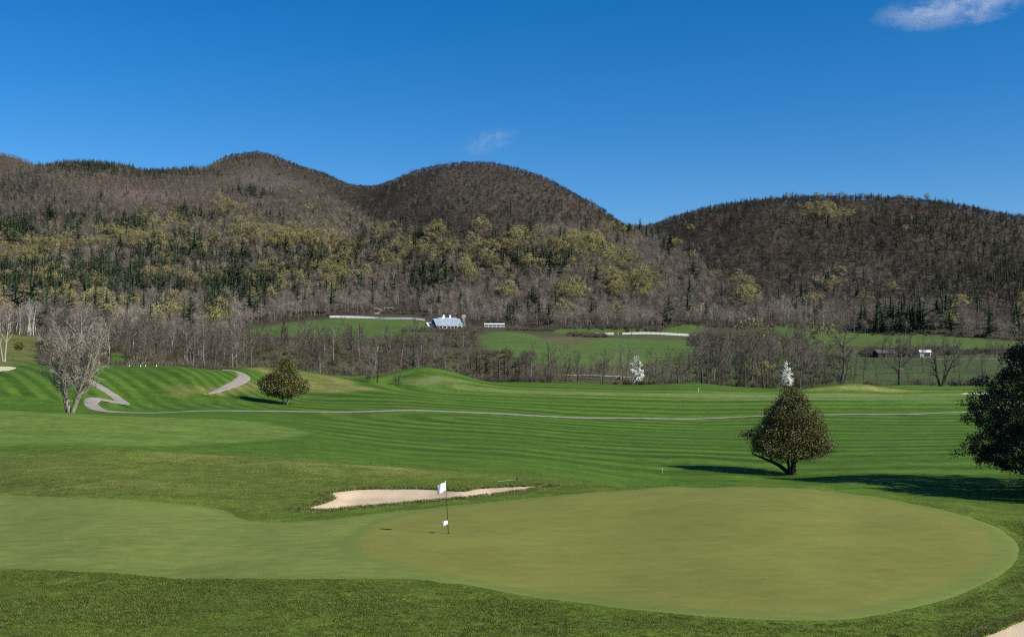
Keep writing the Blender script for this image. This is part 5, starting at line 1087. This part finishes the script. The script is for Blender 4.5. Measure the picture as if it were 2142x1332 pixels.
def scat_rough(n, pxr, dr, seed):
    g_ = np.random.default_rng(seed); x_ = g_.uniform(*pxr, n); d_ = np.sqrt(g_.uniform(dr[0] ** 2, dr[1] ** 2, n)); q_ = np.stack([(x_ - CX) / F * d_, d_], -1)
    k = np.ones(n, bool)
    for pl, mg in ((GREEN, .35), (APPROACH, -.02), (BUNKER, .0), (BUNKER_B, .0)):
        lo = pl.min(0) - 1; hi = pl.max(0) + 1; i = np.where((q_[:, 0] > lo[0]) & (q_[:, 0] < hi[0]) & (q_[:, 1] > lo[1]) & (q_[:, 1] < hi[1]))[0]; k[i] &= sdf(pl, q_[i, 0], q_[i, 1]) < -mg
    return q_[k]
q_ = scat_rough(90000, (-80, 2230), (24.5, 47), 3); n = len(q_); dens = fbm(q_[:, 0] / 2.6, q_[:, 1] / 2.6, 8, 3); k = gg.random(n) < (.62 + 1.3 * dens); q_ = q_[k]; n = len(q_); dens = dens[k]
s_ = gg.uniform(.6, 1.25, n) * (1 + .8 * dens); ix = np.where(gg.random(n) < (.05 + .25 * np.maximum(fbm(q_[:, 0] / 1.3, q_[:, 1] / 1.3, 18, 3), 0) * 2), 4, gg.integers(0, 4, n))
stuff_instances('rough_grass', TUFT, np.column_stack([q_, height(q_[:, 0], q_[:, 1])]), s_, gg.uniform(0, 6.28, n), ix, 'short rough grass in front of the putting green and along its edge', 'grass'); print('tufts', n)
# longer grass fringing the bunker's far lip and on the dry mounds
TUFL = [tuft(20 + s, .14, GRASS, 16, .012, .10) for s in range(3)] + [tuft(30 + s, .13, STRAW, 14, .012, .10) for s in range(2)]
q_ = scat_rough(60000, (500, 1300), (50, 66), 4); dB = sdf(BUNKER, q_[:, 0], q_[:, 1]); k = (dB > -.9) & (gg.random(len(q_)) < np.exp(-(-dB) / .35) * (q_[:, 1] > 0)); q1 = q_[k]
q_ = scat_rough(26000, (-80, 1500), (56, 80), 6); k = gg.random(len(q_)) < (.12 + 1.2 * np.maximum(fbm(q_[:, 0] / 5, q_[:, 1] / 2.5, 28, 3), 0)) * (q_[:, 1] < 76); q2 = q_[k]
dB3 = None; q_ = scat_rough(30000, (1850, 2300), (26, 36), 8); dB2 = sdf(BUNKER_B, q_[:, 0], q_[:, 1]); q3 = q_[(dB2 > -.35)]
q_ = np.vstack([q1, q2, q3]); n = len(q_); s_ = np.concatenate([gg.uniform(.5, 1.1, len(q1)), gg.uniform(.3, .6, len(q2)), gg.uniform(.3, .6, len(q3))]); stuff_instances('long_grass', TUFL, np.column_stack([q_, height(q_[:, 0], q_[:, 1]) - .01]), s_, gg.uniform(0, 6.28, n), gg.integers(0, 5, n), 'longer tufted grass round the bunker lip and on the dry mounds', 'grass'); print('long', n)
# ------------------------------------------------------------------ two thin clouds, far off
def cloud(px_, py_, d_, size, dens, seed, tilt, label):
    mb = MB(); o = mb.box((0, 0, 0), size).build('cloud', None); o.location = ((px_ - CX) / F * d_, d_, CAMH + (HY - py_) / F * d_); o.rotation_euler = (0, tilt, 0)
    q = NT('cloud_vapour'); t = q.t; t.nodes.remove(q.b); vol = t.nodes.new('ShaderNodeVolumePrincipled'); vol.inputs['Color'].default_value = (1, 1, 1, 1); vol.inputs['Anisotropy'].default_value = 0.2
    gen = q.n('TexCoord').outputs['Object']; mp = q.scaled(gen, (2 / size[0], 2 / size[1], 2 / size[2])); ln = q.n('VectorMath', operation='LENGTH'); q.l(mp, ln.inputs[0])
    off = q.n('Mapping'); q.l(gen, off.inputs[0]); off.inputs['Location'].default_value = (seed * 31.0, 0, 0)
    n = q.noise(q.scaled(off.outputs[0], (.9, 1, 1.6)), 6.5 / size[0], 6, .65, .9); k = q.math('SUBTRACT', q.math('MULTIPLY', q.maprange(n, .44, .70, 0, 1), q.maprange(ln.outputs['Value'], .25, 1.0, 1, 0)), .0)
    q.l(q.math('MULTIPLY', k, dens), vol.inputs['Density']); q.l(vol.outputs[0], t.nodes['Material Output'].inputs['Volume']); o.data.materials.clear(); o.data.materials.append(q.m)
    return tag(o, label, 'cloud', kind='stuff')
cloud(1985, 22, 6000, (900, 450, 200), .0065, 1, -.1, 'thin wispy white cloud at the top right of the blue sky')
cloud(1022, 297, 9000, (560, 400, 230), .0021, 2, -.28, 'faint small cloud just above the round middle hill')
print('script seconds', time.time() - T0)
